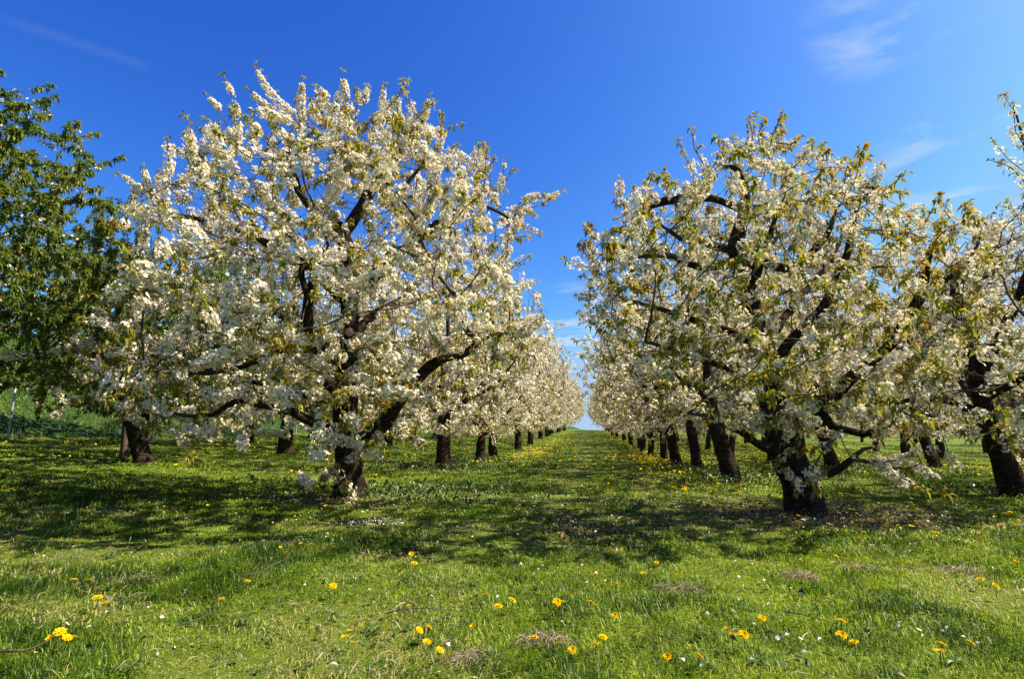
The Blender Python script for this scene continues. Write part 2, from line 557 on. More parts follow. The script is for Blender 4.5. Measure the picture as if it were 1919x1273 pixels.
def build_tree(name, seeds, attract, P, extra_shoots=(), hero=False, loc=(0, 0, 0), cuts=()):
    """returns root Empty with parts trunk, branches, blossoms, leaves (coordinates relative to loc)"""
    loc = np.asarray(loc, float)
    pos, par, srad = grow(seeds, attract, P['step'], P['di'], P['dk'], up=P.get('gup', .05))
    rad, ch = pipe(pos, par, srad, P['tip'])
    SP, SD, shoots = foliage_sites(pos, par, rad, ch, P['rmax'], P['spacing'], P['shoot'], P['shoot_p'], P['up'])
    shoots = shoots + list(extra_shoots)
    pos2, par2, rad2 = add_shoots(pos, par, rad, ch, shoots)
    bow = lambda i, d, L: unit(np.cross(d, [math.sin(i * 2.1), math.cos(i * 1.7), .4])) * L * (.09 + .07 * math.sin(i * 3.3))
    for xi_, (b, d, L) in enumerate(extra_shoots):    # explicit shoots hang on the nearest wood
        i = int(np.argmin(np.linalg.norm(pos - b, axis=1)))
        q = np.array([pos[i] + (b - pos[i]) * .5, b, b + d * L * .5 + bow(xi_, d, L), b + d * L])
        pr = [i, len(pos2), len(pos2) + 1, len(pos2) + 2]
        pos2 = np.concatenate([pos2, q]); par2 = np.concatenate([par2, pr]); rad2 = np.concatenate([rad2, [.009, .007, .006, .004]])
    thick = rad2 > .028
    sides = (lambda r: 14 if r > .1 else 8 if r > .03 else 5 if r > .012 else 3) if hero else (lambda r: 9 if r > .1 else 6 if r > .03 else 4 if r > .012 else 3)
    root = empty(name, loc)
    V, F = tubes(pos2, par2, rad2, thick, sides)
    obj('trunk', mesh_np('trunk', V - loc, F, MAT['bark'], smooth=True), root)
    V, F = tubes(pos2, par2, rad2, ~thick, sides)
    obj('branches', mesh_np('branches', V - loc, F, MAT['twig'], smooth=True), root)
    for cP, cN, cR in cuts:
        n, u, v = frames(np.array([cN])); n, u, v = n[0], u[0], v[0]
        a = np.arange(12) * math.pi / 6
        ring = lambda o, r: cP + n * o + r * (np.cos(a)[:, None] * u + np.sin(a)[:, None] * v) * (1 + rng.normal(0, .04, (12, 1)))
        VV = np.concatenate([ring(-.12, cR * 1.2), ring(-.015, cR * 1.08)]) - loc
        i0 = np.arange(12); i1 = (i0 + 1) % 12
        stub = obj('pruned_stub', mesh_np('pruned_stub', VV, [np.stack([i0, i1, 12 + i1, 12 + i0], 1)], MAT['bark'], smooth=True), root)
        VV = np.concatenate([ring(-.02, cR * 1.08), ring(0, cR)]) - loc
        obj('cut_face', mesh_np('cut_face', VV, [np.stack([i0, i1, 12 + i1, 12 + i0], 1), np.array([list(12 + i0)])], MAT['cut']), stub)
    # ---- blossoms: round spurs along the thin wood, sausages on the shoots
    fl = P['flower']; nper = P['nper']
    q_ = P.get('patch', 3.3)
    cv = value_noise(SP[:, 0] * q_ + SP[:, 2] * q_ * .6 + 50, SP[:, 1] * q_ + SP[:, 2] * q_ * .8 + 20, P.get('seed', 1) + 60)
    keep = (rng.random(len(SP)) < P['cover']) & (cv > P.get('gap', .49))
    # blossom patches come and go along the crown
    for cx, cy in P.get('clear', ()):      # the pruned stub stands free of the sprays
        dl = unit(at(cx, cy, 1.0) - EYE); rel = SP - EYE
        keep &= np.linalg.norm(rel - (rel @ dl)[:, None] * dl, axis=1) > .10
    pn = value_noise(SP[:, 0] * 1.7 + SP[:, 2] * .9, SP[:, 1] * 1.7 + SP[:, 2] * 1.3, P.get('seed', 1))
    isleaf = rng.random(len(SP)) < np.clip(P['leafy'] + (pn - .5) * .7, 0.02, 1)
    fs, fd = SP[keep & ~isleaf], SD[keep & ~isleaf]
    cnt = rng.poisson(nper, len(fs)); idx = np.repeat(np.arange(len(fs)), cnt)
    dirv = unit(rng.normal(0, 1, (len(idx), 3)) + np.array([0, 0, -.15]))
    dirv = unit(dirv - fd[idx] * (np.sum(dirv * fd[idx], 1) * .55)[:, None])
    rr = P['clus'] * rng.uniform(.7, 1.08, len(idx)) * rng.uniform(.7, 1.25, len(fs))[idx]
    C = [fs[idx] + dirv * rr[:, None]]; Nn = [dirv + rng.normal(0, .22, dirv.shape)]
    lb, ld = [], []
    sh_all = [s_ for s_ in shoots]
    for si_, (b, d, L) in enumerate(sh_all):
        full = si_ >= len(sh_all) - P.get('full', 0)
        k = int(L / .30 * P['shoot_n'] * rng.uniform(.6, 1.2))
        leafy = rng.random() < P['leafy'] * .9 and not full
        if full: k = int(k * 1.45)
        t = rng.uniform(-.1, .86, k)
        if leafy: t = rng.uniform(-.1, .3, k // (3 if P['leafy'] < 1 else 14))
        elif rng.random() < .4 and not full: t = t[(t < .35) | (t > .5)]
        if full:      # uneven: bare stretches, tapering to the leafy tip
            t = t[value_noise(t * L * 9 + si_ * 7.3, np.zeros(len(t)), 5) + rng.normal(0, .06, len(t)) > .33]
        k = len(t)
        dv = unit(rng.normal(0, 1, (k, 3))); dv = unit(dv - d * (dv @ d)[:, None] * .8)
        prof = P['clus'] * (.75 + .35 * np.sin(np.clip(t, 0, 1) * 3.0)) * rng.uniform(.7, 1.08, k)
        if full: prof = prof * np.clip(1.2 - .75 * t, .3, 1.1)
        xi_ = si_ - (len(sh_all) - len(extra_shoots))
        arc = (4 * t * (1 - t))[:, None] * bow(xi_, d, L) if xi_ >= 0 else 0
        C.append(b + arc + d * (t * L)[:, None] + dv * prof[:, None]); Nn.append(dv + rng.normal(0, .22, dv.shape))
        # leaf tuft at the tip (and all the way up a leafy shoot)
        tl = np.concatenate([np.full(P['tuft'], 1.0), rng.uniform(.3, 1, P['tuft'] * 3) if leafy else rng.uniform(.0, 1, 3)])
        dv = unit(rng.normal(0, 1, (len(tl), 3)) + d * .35)
        lb.append(b + d * (tl * L)[:, None]); ld.append(dv + np.array([0, 0, -.15]))
    C = np.concatenate(C); Nn = np.concatenate(Nn)
    def open_view(Q):
        ok = np.ones(len(Q), bool)
        for cx, cy in P.get('clear', ()):
            dl = unit(at(cx, cy, 1.0) - EYE); rel = Q - EYE
            ok &= np.linalg.norm(rel - (rel @ dl)[:, None] * dl, axis=1) > .085
        return ok
    ok = open_view(C); C = C[ok]; Nn = Nn[ok]
    R = fl * rng.uniform(.75, 1.2, len(C))
    if len(C):
        V, F, t = flower_arrays(C, Nn, R, lo=not hero)
        obj('blossoms', mesh_np('blossoms', V - loc, [F], MAT['petal'], [t]), root)
    # ---- leaves: rosettes on leafy spurs, small bracts between the flowers
    ls, lsd = SP[keep & isleaf], SD[keep & isleaf]
    cnt = rng.poisson(P['nleaf'], len(ls)); idx = np.repeat(np.arange(len(ls)), cnt)
    dv = unit(rng.normal(0, 1, (len(idx), 3)) + np.array([0, 0, -.25]))
    lb.append(ls[idx] + dv * .012); ld.append(dv)
    LB = np.concatenate(lb); LD = np.concatenate(ld)
    ok = open_view(LB); LB = LB[ok]; LD = LD[ok]
    LL = P['leaf'] * rng.uniform(.6, 1.25, len(LB))
    tn = np.clip(rng.normal(.45, .25, len(LB)) + (value_noise(LB[:, 0] * 2, LB[:, 2] * 2, 9) - .5) * .5, 0, 1)
    # bracts
    nb = int(len(C) * P['bract'])
    if nb:
        j = rng.integers(0, len(C), nb)
        LB = np.concatenate([LB, C[j] - unit(Nn[j]) * .02]); LD = np.concatenate([LD, unit(Nn[j]) + rng.normal(0, .6, (nb, 3))])
        LL = np.concatenate([LL, rng.uniform(.02, .042, nb)]); tn = np.concatenate([tn, rng.uniform(.4, 1, nb)])
    V, F, t = leaf_arrays(LB, LD, LL, LL * rng.uniform(.36, .5, len(LL)), tn)
    obj('leaves', mesh_np('leaves', V - loc, [F], MAT[P['leafmat']], [t]), root)
    return root


def inside(poly, x, y):
    poly = np.asarray(poly, float); r = np.zeros(len(x), bool)
    j = len(poly) - 1
    for i in range(len(poly)):
        xi, yi = poly[i]; xj, yj = poly[j]
        c = ((yi > y) != (yj > y)) & (x < (xj - xi) * (y - yi) / (yj - yi + 1e-12) + xi)
        r ^= c; j = i
    return r


def crown_points(poly, d0, rd, n, bounds_k=1.6):
    poly = np.asarray(poly, float); lo = poly.min(0); hi = poly.max(0); c = (lo + hi) / 2; hs = (hi - lo) / 2
    out = []
    while sum(map(len, out)) < n:
        k = n * 2
        x = rng.uniform(lo[0], hi[0], k); y = rng.uniform(lo[1], hi[1], k); t = rng.uniform(-1, 1, k)
        ok = inside(poly, x, y) & (((x - c[0]) / hs[0]) ** 2 * .7 + ((y - c[1]) / hs[1]) ** 2 * .7 + t * t < bounds_k * rng.uniform(.6, 1, k))
        P = at(x[ok], y[ok], d0 + t[ok] * rd)
        ok2 = P[:, 2] > .45 + terrain(P[:, 0], P[:, 1])
        out.append(P[ok2])
    return np.concatenate(out)[:n]


def limb(pts, d0, dd0=0.0, dd1=0.0, z=None):
    """photo polyline (px, py, width px) -> world points and radii, depth easing from dd0 to dd1"""
    pts = np.asarray(pts, float); t = np.linspace(0, 1, len(pts)); d = d0 + dd0 + (dd1 - dd0) * t
    P = at(pts[:, 0], pts[:, 1], d)
    return P, pts[:, 2] * d / FPX / 2


HERO = dict(step=.10, di=.9, dk=.19, tip=.0042, rmax=.013, spacing=.06, shoot=(.18, .42), shoot_p=.75, up=.55, flower=.019, nper=24, clus=.055,
            cover=.9, leafy=.24, shoot_n=130, tuft=6, nleaf=7, leaf=.066, bract=.34, leafmat='leaf_bronze')


def spikes(lst, d0, jit=.3):
    out = []
    for (x0, y0), (x1, y1) in lst:
        d = d0 + rng.uniform(-jit, jit)
        a = at(x0, y0, d); b = at(x1, y1, d + rng.uniform(-.1, .1)); v = b - a; L = float(np.linalg.norm(v))
        out.append((a, v / L, L))
    return out


def blobs(lst, d0):
    return np.concatenate([at(np.full(k, x), np.full(k, y), d0 + dd + np.zeros(k)) + rng.normal(0, r, (k, 3)) for x, y, dd, r, k in lst])


# ---- nearest tree of the left row
bL = ground_hit(655, 932); dL = depth_of(bL)
polyL = [(190, 760), (150, 690), (150, 600), (215, 540), (240, 470), (235, 400), (240, 350), (300, 335), (315, 280), (380, 250), (440, 225), (520, 215), (570, 205),
         (640, 190), (690, 200), (740, 200), (800, 215), (835, 255), (870, 290), (930, 300), (945, 350), (990, 385), (995, 440), (980, 500), (985, 580),
         (1000, 640), (960, 690), (880, 730), (830, 770), (760, 800), (740, 830), (680, 840), (600, 835), (560, 835), (480, 825), (400, 825), (300, 825), (230, 805)]
sd = [(*limb([(655, 940, 74), (655, 915, 58), (653, 880, 50), (650, 820, 46), (646, 760, 42), (650, 700, 40), (655, 640, 36), (655, 560, 32), (650, 480, 28), (642, 425, 26)], dL), True)]
for pts, a, b in [
    ([(690, 812, 28), (715, 800, 28), (735, 770, 27), (752, 748, 25), (775, 720, 22), (811, 683, 21), (831, 671, 18), (860, 670, 15), (886, 653, 14), (899, 636, 13), (874, 622, 10), (863, 590, 9), (862, 560, 8), (843, 544, 7), (815, 506, 5)], -.3, -1.5),
    ([(900, 636, 9), (930, 630, 7), (955, 622, 5)], -1.3, -1.5),
    ([(630, 812, 20), (590, 795, 18), (556, 777, 17), (521, 765, 15), (474, 757, 13), (437, 752, 11), (402, 778, 9), (352, 781, 8), (329, 776, 6)], -.1, -1.0),
    ([(640, 745, 28), (610, 712, 25), (588, 670, 23), (575, 620, 21), (578, 560, 18), (588, 512, 14), (600, 480, 11)], -.1, -.8),
    ([(578, 560, 13), (562, 508, 12), (590, 480, 10), (614, 460, 8)], -.7, -1.0),
    ([(580, 640, 14), (520, 660, 12), (450, 690, 10), (390, 700, 9), (337, 698, 8), (296, 698, 7), (274, 688, 6), (268, 660, 5)], -.3, -1.3),
    ([(650, 430, 26), (668, 402, 24), (684, 380, 22), (697, 350, 20), (706, 335, 18), (720, 308, 15), (730, 290, 12), (756, 280, 10), (777, 258, 8), (793, 225, 6)], 0, -.6),
    ([(700, 340, 14), (668, 312, 12), (646, 290, 10), (622, 268, 8)], -.1, .5),
    ([(708, 340, 12), (718, 368, 10), (743, 372, 9), (762, 345, 8), (782, 319, 7), (798, 304, 5)], 0, -.7),
    ([(640, 430, 24), (612, 415, 20), (590, 398, 16), (560, 360, 13), (545, 310, 11), (540, 260, 8)], 0, .6),
    ([(655, 560, 26), (720, 500, 22), (780, 450, 18), (830, 410, 15), (858, 394, 13), (894, 377, 11), (907, 357, 6)], 0, -.2),
    ([(890, 378, 8), (936, 397, 7), (962, 415, 5)], -.2, -.3),
    ([(640, 560, 22), (580, 500, 19), (510, 460, 16), (440, 430, 13), (361, 408, 10), (312, 402, 8), (288, 363, 6)], 0, .1),
    ([(315, 402, 6), (280, 398, 5), (247, 391, 4)], .1, .2),
    ([(655, 640, 22), (700, 590, 18), (760, 560, 14), (830, 550, 10)], .2, 1.6),
    ([(650, 700, 20), (600, 640, 16), (540, 600, 13), (470, 560, 10)], .2, 1.6),
    ([(650, 760, 16), (560, 740, 12), (420, 700, 9), (260, 660, 7)], .3, 1.0),
]:
    sd.append((*limb(pts, dL, a, b), False))
attL = np.concatenate([crown_points(polyL, dL - .35, 2.5, 3000), blobs([(600, 880, -.5, .16, 18), (640, 915, -.6, .12, 9), (725, 825, -.7, .16, 12), (700, 770, -.9, .2, 14), (840, 800, -.9, .2, 14), (300, 795, -.6, .2, 16), (380, 805, -.8, .22, 20), (670, 830, -.5, .12, 10), (780, 785, -.9, .2, 14), (200, 640, .4, .3, 22), (175, 720, .5, .22, 16)], dL)])
spL = spikes([((540, 205), (478, 118)), ((447, 240), (420, 140)), ((432, 250), (386, 178)), ((525, 215), (466, 168)), ((566, 215), (569, 145)), ((650, 205), (640, 130)), ((665, 210), (668, 165)),
              ((715, 225), (720, 158)), ((745, 215), (762, 148)), ((785, 240), (807, 178)), ((262, 360), (222, 325)), ((282, 368), (270, 312)), ((290, 395), (222, 376)), ((940, 340), (945, 300)),
              ((890, 320), (906, 278)), ((973, 381), (1018, 363)), ((1000, 371), (1053, 357)), ((960, 410), (1014, 436)), ((955, 395), (1003, 402)), ((350, 290), (312, 270)), ((360, 270), (355, 240)),
              ((820, 270), (830, 225)), ((680, 200), (690, 160)), ((600, 205), (610, 175))], dL - .2)
PL = dict(HERO, full=len(spL), clear=[(655, 622)], seed=3, leafy=.60, nper=23, gap=.54, bract=.48)
n_, u_, v_ = None, None, None
cutp = at(655, 622, dL - .28)
tree_L = build_tree('cherry_tree', sd, attL, PL, spL, True, bL, cuts=[(cutp, EYE - cutp + np.array([0, 0, 1.2]), .052)])
tag(tree_L, 'largest white blossoming cherry tree, first of the left row, orange pruning cut on its trunk', 'tree', 'blossoming cherry trees in rows')

# ---- nearest tree of the right row
bR = ground_hit(1510, 962); dR = depth_of(bR)
polyR = [(1090, 520), (1085, 470), (1110, 430), (1155, 410), (1165, 355), (1220, 335), (1270, 335), (1300, 325), (1340, 310), (1355, 285), (1400, 240), (1440, 225), (1480, 250), (1500, 275),
         (1540, 295), (1600, 300), (1640, 310), (1650, 345), (1680, 370), (1700, 400), (1760, 400), (1790, 385), (1835, 405), (1865, 440), (1860, 600), (1800, 690), (1780, 740), (1740, 800),
         (1640, 830), (1590, 800), (1540, 790), (1480, 780), (1420, 790), (1370, 780), (1290, 740), (1200, 690), (1130, 640), (1100, 590)]
sd = [(*limb([(1513, 972, 82), (1508, 950, 68), (1496, 910, 60), (1482, 870, 62), (1470, 835, 60), (1457, 790, 54), (1446, 740, 48), (1438, 690, 44), (1425, 640, 40), (1414, 600, 34), (1402, 540, 32), (1388, 500, 32),
               (1378, 470, 30), (1385, 430, 26), (1396, 395, 20), (1398, 365, 17), (1393, 341, 15), (1381, 314, 12), (1360, 312, 8)], dR), True)]
for pts, a, b in [
    ([(1470, 822, 32), (1495, 790, 28), (1520, 767, 26), (1560, 748, 24), (1588, 717, 23), (1635, 678, 22), (1678, 637, 20), (1708, 584, 19), (1728, 550, 18), (1732, 515, 15), (1737, 487, 13), (1751, 454, 9), (1765, 420, 6)], -.1, -.5),
    ([(1732, 548, 13), (1765, 527, 12), (1788, 515, 10), (1812, 494, 8), (1835, 455, 5)], -.4, -.7),
    ([(1790, 515, 9), (1812, 532, 8), (1850, 520, 7), (1868, 500, 5)], -.5, -.8),
    ([(1442, 700, 26), (1458, 682, 24), (1474, 646, 22), (1492, 628, 20), (1513, 611, 20), (1548, 568, 18), (1564, 528, 16), (1580, 498, 15), (1590, 470, 14), (1598, 420, 10), (1610, 380, 7), (1640, 350, 4)], -.1, -.5),
    ([(1382, 490, 20), (1364, 493, 18), (1320, 501, 16), (1277, 489, 13), (1258, 478, 11), (1200, 480, 8), (1150, 475, 5)], -.1, -.6),
    ([(1405, 560, 18), (1428, 480, 16), (1440, 498, 16), (1486, 505, 16), (1519, 476, 14), (1545, 450, 11), (1560, 420, 9), (1567, 391, 6)], -.2, -.6),
    ([(1400, 530, 14), (1425, 480, 13), (1443, 440, 11), (1455, 400, 8), (1480, 350, 5)], -.2, -.8),
    ([(1500, 502, 11), (1540, 495, 10), (1576, 485, 10), (1603, 485, 9), (1635, 499, 8), (1670, 500, 5)], -.3, -.2),
    ([(1448, 845, 22), (1419, 831, 16), (1391, 811, 13), (1356, 796, 12), (1330, 780, 9), (1290, 775, 6)], -.2, -1.1),
    ([(1500, 905, 18), (1525, 898, 15), (1564, 886, 14), (1596, 862, 12), (1615, 843, 8), (1640, 838, 5)], -.3, -.6),
    ([(1596, 862, 9), (1630, 866, 8), (1666, 874, 7), (1700, 880, 5)], -.6, -.8),
    ([(1560, 800, 16), (1620, 815, 13), (1658, 803, 12), (1676, 780, 11), (1702, 776, 9), (1749, 780, 7)], -.2, -.6),
    ([(1396, 395, 14), (1340, 372, 13), (1300, 368, 16), (1276, 372, 18), (1242, 376, 16), (1220, 388, 8)], 0, .3),
    ([(1385, 470, 15), (1340, 462, 14), (1302, 443, 13), (1281, 451, 10), (1242, 424, 7)], .1, .8),
    ([(1430, 660, 18), (1370, 620, 14), (1300, 600, 12), (1240, 580, 9), (1170, 560, 6)], .1, .9),
    ([(1440, 700, 16), (1360, 690, 13), (1280, 660, 10), (1210, 640, 7)], -.2, -1.2),
    ([(1430, 640, 16), (1500, 560, 12), (1560, 480, 9), (1600, 400, 6)], .2, 1.5),
]:
    sd.append((*limb(pts, dR, a, b), False))
attR = np.concatenate([crown_points(polyR, dR - .15, 1.8, 2300), blobs([(1500, 895, -.5, .1, 10), (1700, 870, -.8, .17, 22), (1690, 900, -.8, .1, 10), (1590, 790, -.5, .2, 20), (1500, 800, -.5, .15, 14)], dR)])
spR = spikes([((1320, 310), (1296, 240)), ((1300, 325), (1271, 262)), ((1405, 290), (1402, 222)), ((1440, 290), (1465, 215)), ((1425, 280), (1432, 222)), ((1612, 330), (1609, 280)), ((1480, 270), (1500, 255)),
              ((1640, 340), (1652, 305)), ((1165, 380), (1162, 335)), ((1215, 350), (1222, 325)), ((1115, 450), (1098, 425)), ((1100, 480), (1086, 455)), ((1780, 410), (1775, 378)), ((1810, 420), (1815, 380)),
              ((1550, 300), (1548, 282)), ((1690, 400), (1730, 388)), ((1370, 300), (1350, 290))], dR - .1)
spR += spikes([((1650, 868), (1715, 850)), ((1680, 876), (1745, 888)), ((1676, 880), (1690, 918)), ((1640, 862), (1700, 902)), ((1515, 890), (1495, 925)), ((1520, 880), (1530, 915)), ((1490, 800), (1470, 830)), ((1530, 790), (1500, 800)), ((1580, 800), (1560, 830))], dR - .75, .1)
PR = dict(HERO, full=9, clear=[(1489, 866)], seed=5, leafy=.72, gap=.59, bract=.5, leaf=.07, shoot=(.12, .3), shoot_n=100, flower=.0185, nper=20, dk=.18)
cutp = at(1489, 866, dR - .17)
tree_R = build_tree('cherry_tree', sd, attR, PR, spR, True, bR, cuts=[(cutp, EYE - cutp + np.array([0.2, 0, .5]), .03)])
tag(tree_R, 'first white blossoming cherry tree of the right row, brown leaf litter round its dark trunk', 'tree', 'blossoming cherry trees in rows')


# ---- the other trees: crown shapes of their own, some copied along the rows
def free_tree(name, P, seed, rx, ry, top, bot, trunk_r, fork, lean, nat, limbs=5, loc=(0, 0, 0)):
    global rng
    rng = np.random.default_rng(seed)
    lean = np.array([lean[0], lean[1], 0.0])
    f = np.array([0, 0, fork]) + lean * fork
    top_p = f + np.array([lean[0] * .6, lean[1] * .6, (top - fork) * .72])
    b0 = np.array([0., 0, -.06])
    sd = [(np.array([b0, [0, 0, .08], .4 * f, .8 * f, f, f + .35 * (top_p - f) + rng.normal(0, .08, 3), f + .7 * (top_p - f) + rng.normal(0, .1, 3), top_p]),
           np.array([1.4, 1.12, 1, .95, .9, .6, .38, .14]) * trunk_r, True)]
    a0 = rng.uniform(0, 6.28)
    for k in range(limbs):
        a = a0 + k * 6.283 / limbs + rng.normal(0, .25); h0 = fork * rng.uniform(.8, 1.5)
        s = f * (h0 / fork) if h0 < fork else f + (top_p - f) * ((h0 - fork) / (top - fork))
        d = np.array([math.cos(a) * rx, math.sin(a) * ry, 0])
        zz = rng.uniform(.15, .75) * (top - h0)
        q = [s, s + d * .25 + [0, 0, zz * .25], s + d * .5 + [0, 0, zz * .42], s + d * .75 + [0, 0, zz * .8]]
        q = [np.asarray(p) + (rng.normal(0, .09, 3) if i else 0) for i, p in enumerate(q)]
        sd.append((np.array(q), np.array([.42, .34, .22, .09]) * trunk_r, False))
    c = np.array([lean[0] * 1.2, lean[1] * 1.2, (top + bot) / 2]); hs = np.array([rx, ry, (top - bot) / 2])
    A = unit(rng.normal(0, 1, (nat * 3, 3))) * rng.uniform(0.25, 1, (nat * 3, 1)) ** .5
    A = np.sign(A) * np.abs(A) ** .82
    A = (c + A * hs)
    lump = value_noise(A[:, 0] * 1.1 + A[:, 2], A[:, 1] * 1.1 - A[:, 2], seed)
    A = A[lump > .25][:nat]
    return build_tree(name, sd, A, dict(P, seed=seed), (), False, (0, 0, 0))


def copy_tree(src, name, loc, rz, scale):
    r = src.copy(); COL.objects.link(r); r.name = name
    r.location = loc; r.rotation_euler = (0, 0, rz); r.scale = (scale,) * 3
    for k in ('label', 'category', 'group'):
        if k in r: del r[k]
    for c_ in list(src.children):
        c2 = c_.copy(); COL.objects.link(c2); c2.parent = r
    return r


GEN = dict(HERO, step=.15, di=1.1, dk=.22, rmax=.016, spacing=.075, shoot=(.2, .45), shoot_p=.7, nper=18, flower=.020, clus=.070, shoot_n=50, tuft=5, nleaf=6, leaf=.072, bract=.28, cover=.9, tip=.005)
A1 = free_tree('cherry_tree', dict(GEN, leafy=.5), 21, 3.0, 2.7, 5.4, .65, .17, 1.0, (.05, 0), 1500, 6)
A2 = free_tree('cherry_tree', dict(GEN, leafy=.46), 22, 3.0, 2.6, 5.3, .6, .15, .9, (-.05, .06), 1500, 6)
B1 = free_tree('cherry_tree', dict(GEN, leafy=.6), 23, 2.2, 2.1, 4.6, .75, .135, 1.25, (-.22, 0), 1500, 6)
B2 = free_tree('cherry_tree', dict(GEN, leafy=.64), 24, 2.2, 2.1, 4.5, .7, .12, 1.15, (-.08, .05), 1300, 5)
GT = dict(GEN, leafmat='leaf_green', leafy=1.4, leaf=.066, nleaf=19, tuft=18, cover=1, bract=.1, gap=.0)
G1 = free_tree('cherry_tree', dict(GT), 25, 3.2, 3.1, 5.6, .75, .2, 1.1, (.05, 0), 3300, 8)
G2 = free_tree('cherry_tree', dict(GT, leafy=1.1), 26, 2.9, 2.8, 4.6, .9, .15, 1.15, (-.45, .05), 2000, 6)
bC = ground_hit(1900, 932); dC = depth_of(bC)
polyC = [(1655, 850), (1650, 720), (1690, 580), (1760, 490), (1850, 440), (1900, 410), (1960, 330), (2010, 230), (2150, 210), (2290, 320), (2330, 550), (2260, 740), (2100, 830), (1950, 860), (1850, 840), (1760, 860)]
sd = [(*limb([(1908, 942, 62), (1899, 915, 48), (1878, 860, 38), (1856, 800, 33), (1832, 725, 29), (1815, 665, 26), (1805, 620, 22), (1790, 560, 18), (1785, 500, 10)], dC), True)]
for pts, a, b in [([(1830, 720, 20), (1870, 640, 18), (1910, 560, 16), (1940, 470, 13), (1950, 380, 10), (1925, 290, 8), (1905, 215, 4)], -.1, -.4), ([(1850, 780, 20), (1780, 750, 15), (1720, 745, 10), (1670, 760, 6)], -.1, .5),
                  ([(1850, 790, 20), (1930, 740, 18), (2030, 690, 14), (2130, 640, 9)], .1, .6), ([(1815, 660, 18), (1750, 640, 14), (1700, 640, 8)], 0, .6), ([(1910, 560, 15), (2000, 500, 13), (2100, 420, 10)], -.2, .2),
                  ([(1840, 750, 18), (1900, 720, 14), (1960, 680, 10)], -.2, -1.6), ([(1845, 770, 18), (1820, 740, 14), (1790, 700, 10)], .2, 1.8)]:
    sd.append((*limb(pts, dC, a, b), False))
attC = crown_points(polyC, dC, 2.3, 2000)
spC = spikes([((1925, 285), (1899, 195)), ((1930, 330), (1860, 262)), ((1920, 340), (1856, 300)), ((1930, 390), (1870, 385)), ((1900, 450), (1858, 435))], dC - .2)
C1 = build_tree('cherry_tree', sd, attC, dict(GEN, full=5, seed=8, leafy=.68, gap=.58), spC, False, bC)
tag(C1, 'white blossoming cherry tree with thick black trunk leaning left, at the right edge', 'tree', 'blossoming cherry trees in rows')
rng = np.random.default_rng(77)
used = set()
ORD = ['first', 'second', 'third', 'fourth', 'fifth', 'sixth', 'seventh', 'eighth', 'ninth', 'tenth', 'eleventh', 'twelfth', 'thirteenth', 'fourteenth', 'fifteenth', 'sixteenth', 'seventeenth', 'eighteenth', 'nineteenth', 'twentieth', 'twenty-first', 'twenty-second', 'twenty-third', 'twenty-fourth']


def place(proto, x, y, label, rz=None, scale=None):
    rz = rng.uniform(0, 6.28) if rz is None else rz
    scale = rng.uniform(.93, 1.07) if scale is None else scale
    loc = (x, y, float(terrain(x, y)) - .02)
    if id(proto) not in used:
        used.add(id(proto)); t = proto; t.location = loc; t.rotation_euler = (0, 0, rz); t.scale = (scale,) * 3
    else: t = copy_tree(proto, 'cherry_tree', loc, rz, scale)
    return tag(t, label, 'tree', 'blossoming cherry trees in rows')


ly = [12.2, 16.3, 20.9, 25.6, 30.2, 34.6, 39, 43.5, 48, 52.5, 57, 61.5, 66, 70.5, 75, 80]
for i, y in enumerate(ly):
    place((A1, A2)[i % 2], -3.42 + rng.normal(0, .15), y + rng.normal(0, .25) * (i > 1), f'white blossoming cherry tree, {ORD[i + 1]} from the front in the left row')
ry_ = [9.9, 12.75, 15.3, 18.2, 21.5, 24.6, 27.6, 30.6, 33.6, 36.8, 40, 43.2, 46.4, 49.6, 52.8, 56, 59.2, 62.4, 65.6, 68.8, 72, 76]
for i, y in enumerate(ry_):
    place((B1, B2)[i % 2] if i not in (4, 9, 12, 17) else A2, 2.32 + rng.normal(0, .16), y + rng.normal(0, .2) * (i > 1), f'white blossoming cherry tree, {ORD[i + 1]} from the front in the right row', rz=rng.uniform(-.7, .7) if i < 3 else None, scale=(rng.uniform(.84, 1.06) if i not in (4, 9, 12, 17) else .78))
for i, y in enumerate([13.4, 17.5, 22, 26.5, 31, 36, 41, 46]):
    place((B2, A1, B1)[i % 3] if i else B1, 5.5 + rng.normal(0, .1), y, f'white blossoming cherry tree, {ORD[i + 1]} in the second row right of the lane', scale=.95)
place(A2, 10.7, 20.4, 'white blossoming cherry tree, its short black trunk above a hanging spray at right')
for row, (x0, ys) in enumerate(((9.4, (12.6, 16.6, 25, 29.5, 34, 39)), (15.5, (17, 22, 27, 32, 38, 44)), (24, (25, 31, 37, 44, 52, 60)), (34, (33, 41, 50, 60, 72)), (46, (44, 56, 70)))):
    for i, y in enumerate(ys):
        place((A2, B1, B2, A1)[(i + row) % 4], x0 + rng.normal(0, .2), y, f'white blossoming cherry tree, {ORD[i]} in the {ORD[row + 2]} row right of the lane')
place(G1, -8.95, 4.7, 'nearest green leafed cherry tree, leaning in over the left edge', rz=.4, scale=.95)
g2 = place(G2, -8.95, 9.9, 'green leafed cherry tree with crooked leaning trunk tied beside a dark stake, left', rz=0.1, scale=1.0)
for i, y in enumerate([4.6, 15.2, 20, 25]):
    place((G2, G1, A2, G2)[i], -13.6 + rng.normal(0, .2), y, f'green leafed cherry tree, {ORD[i]} in the far left row by the fence')
for i, y in enumerate([14.6, 18.6, 23, 27.5, 32, 37]):
    place((A2, G2, A1)[i % 3], -9.0 + rng.normal(0, .15), y, scale=1.25 if i == 0 else None, label=[
        'cherry tree with thick straight trunk just left of the largest tree, behind it', 'cherry tree behind the leaning stake in the second left row',
        'white cherry tree fourth in the second left row', 'white cherry tree fifth in the second left row', 'cherry tree sixth in the second left row', 'farthest white cherry tree in the second left row'][i])


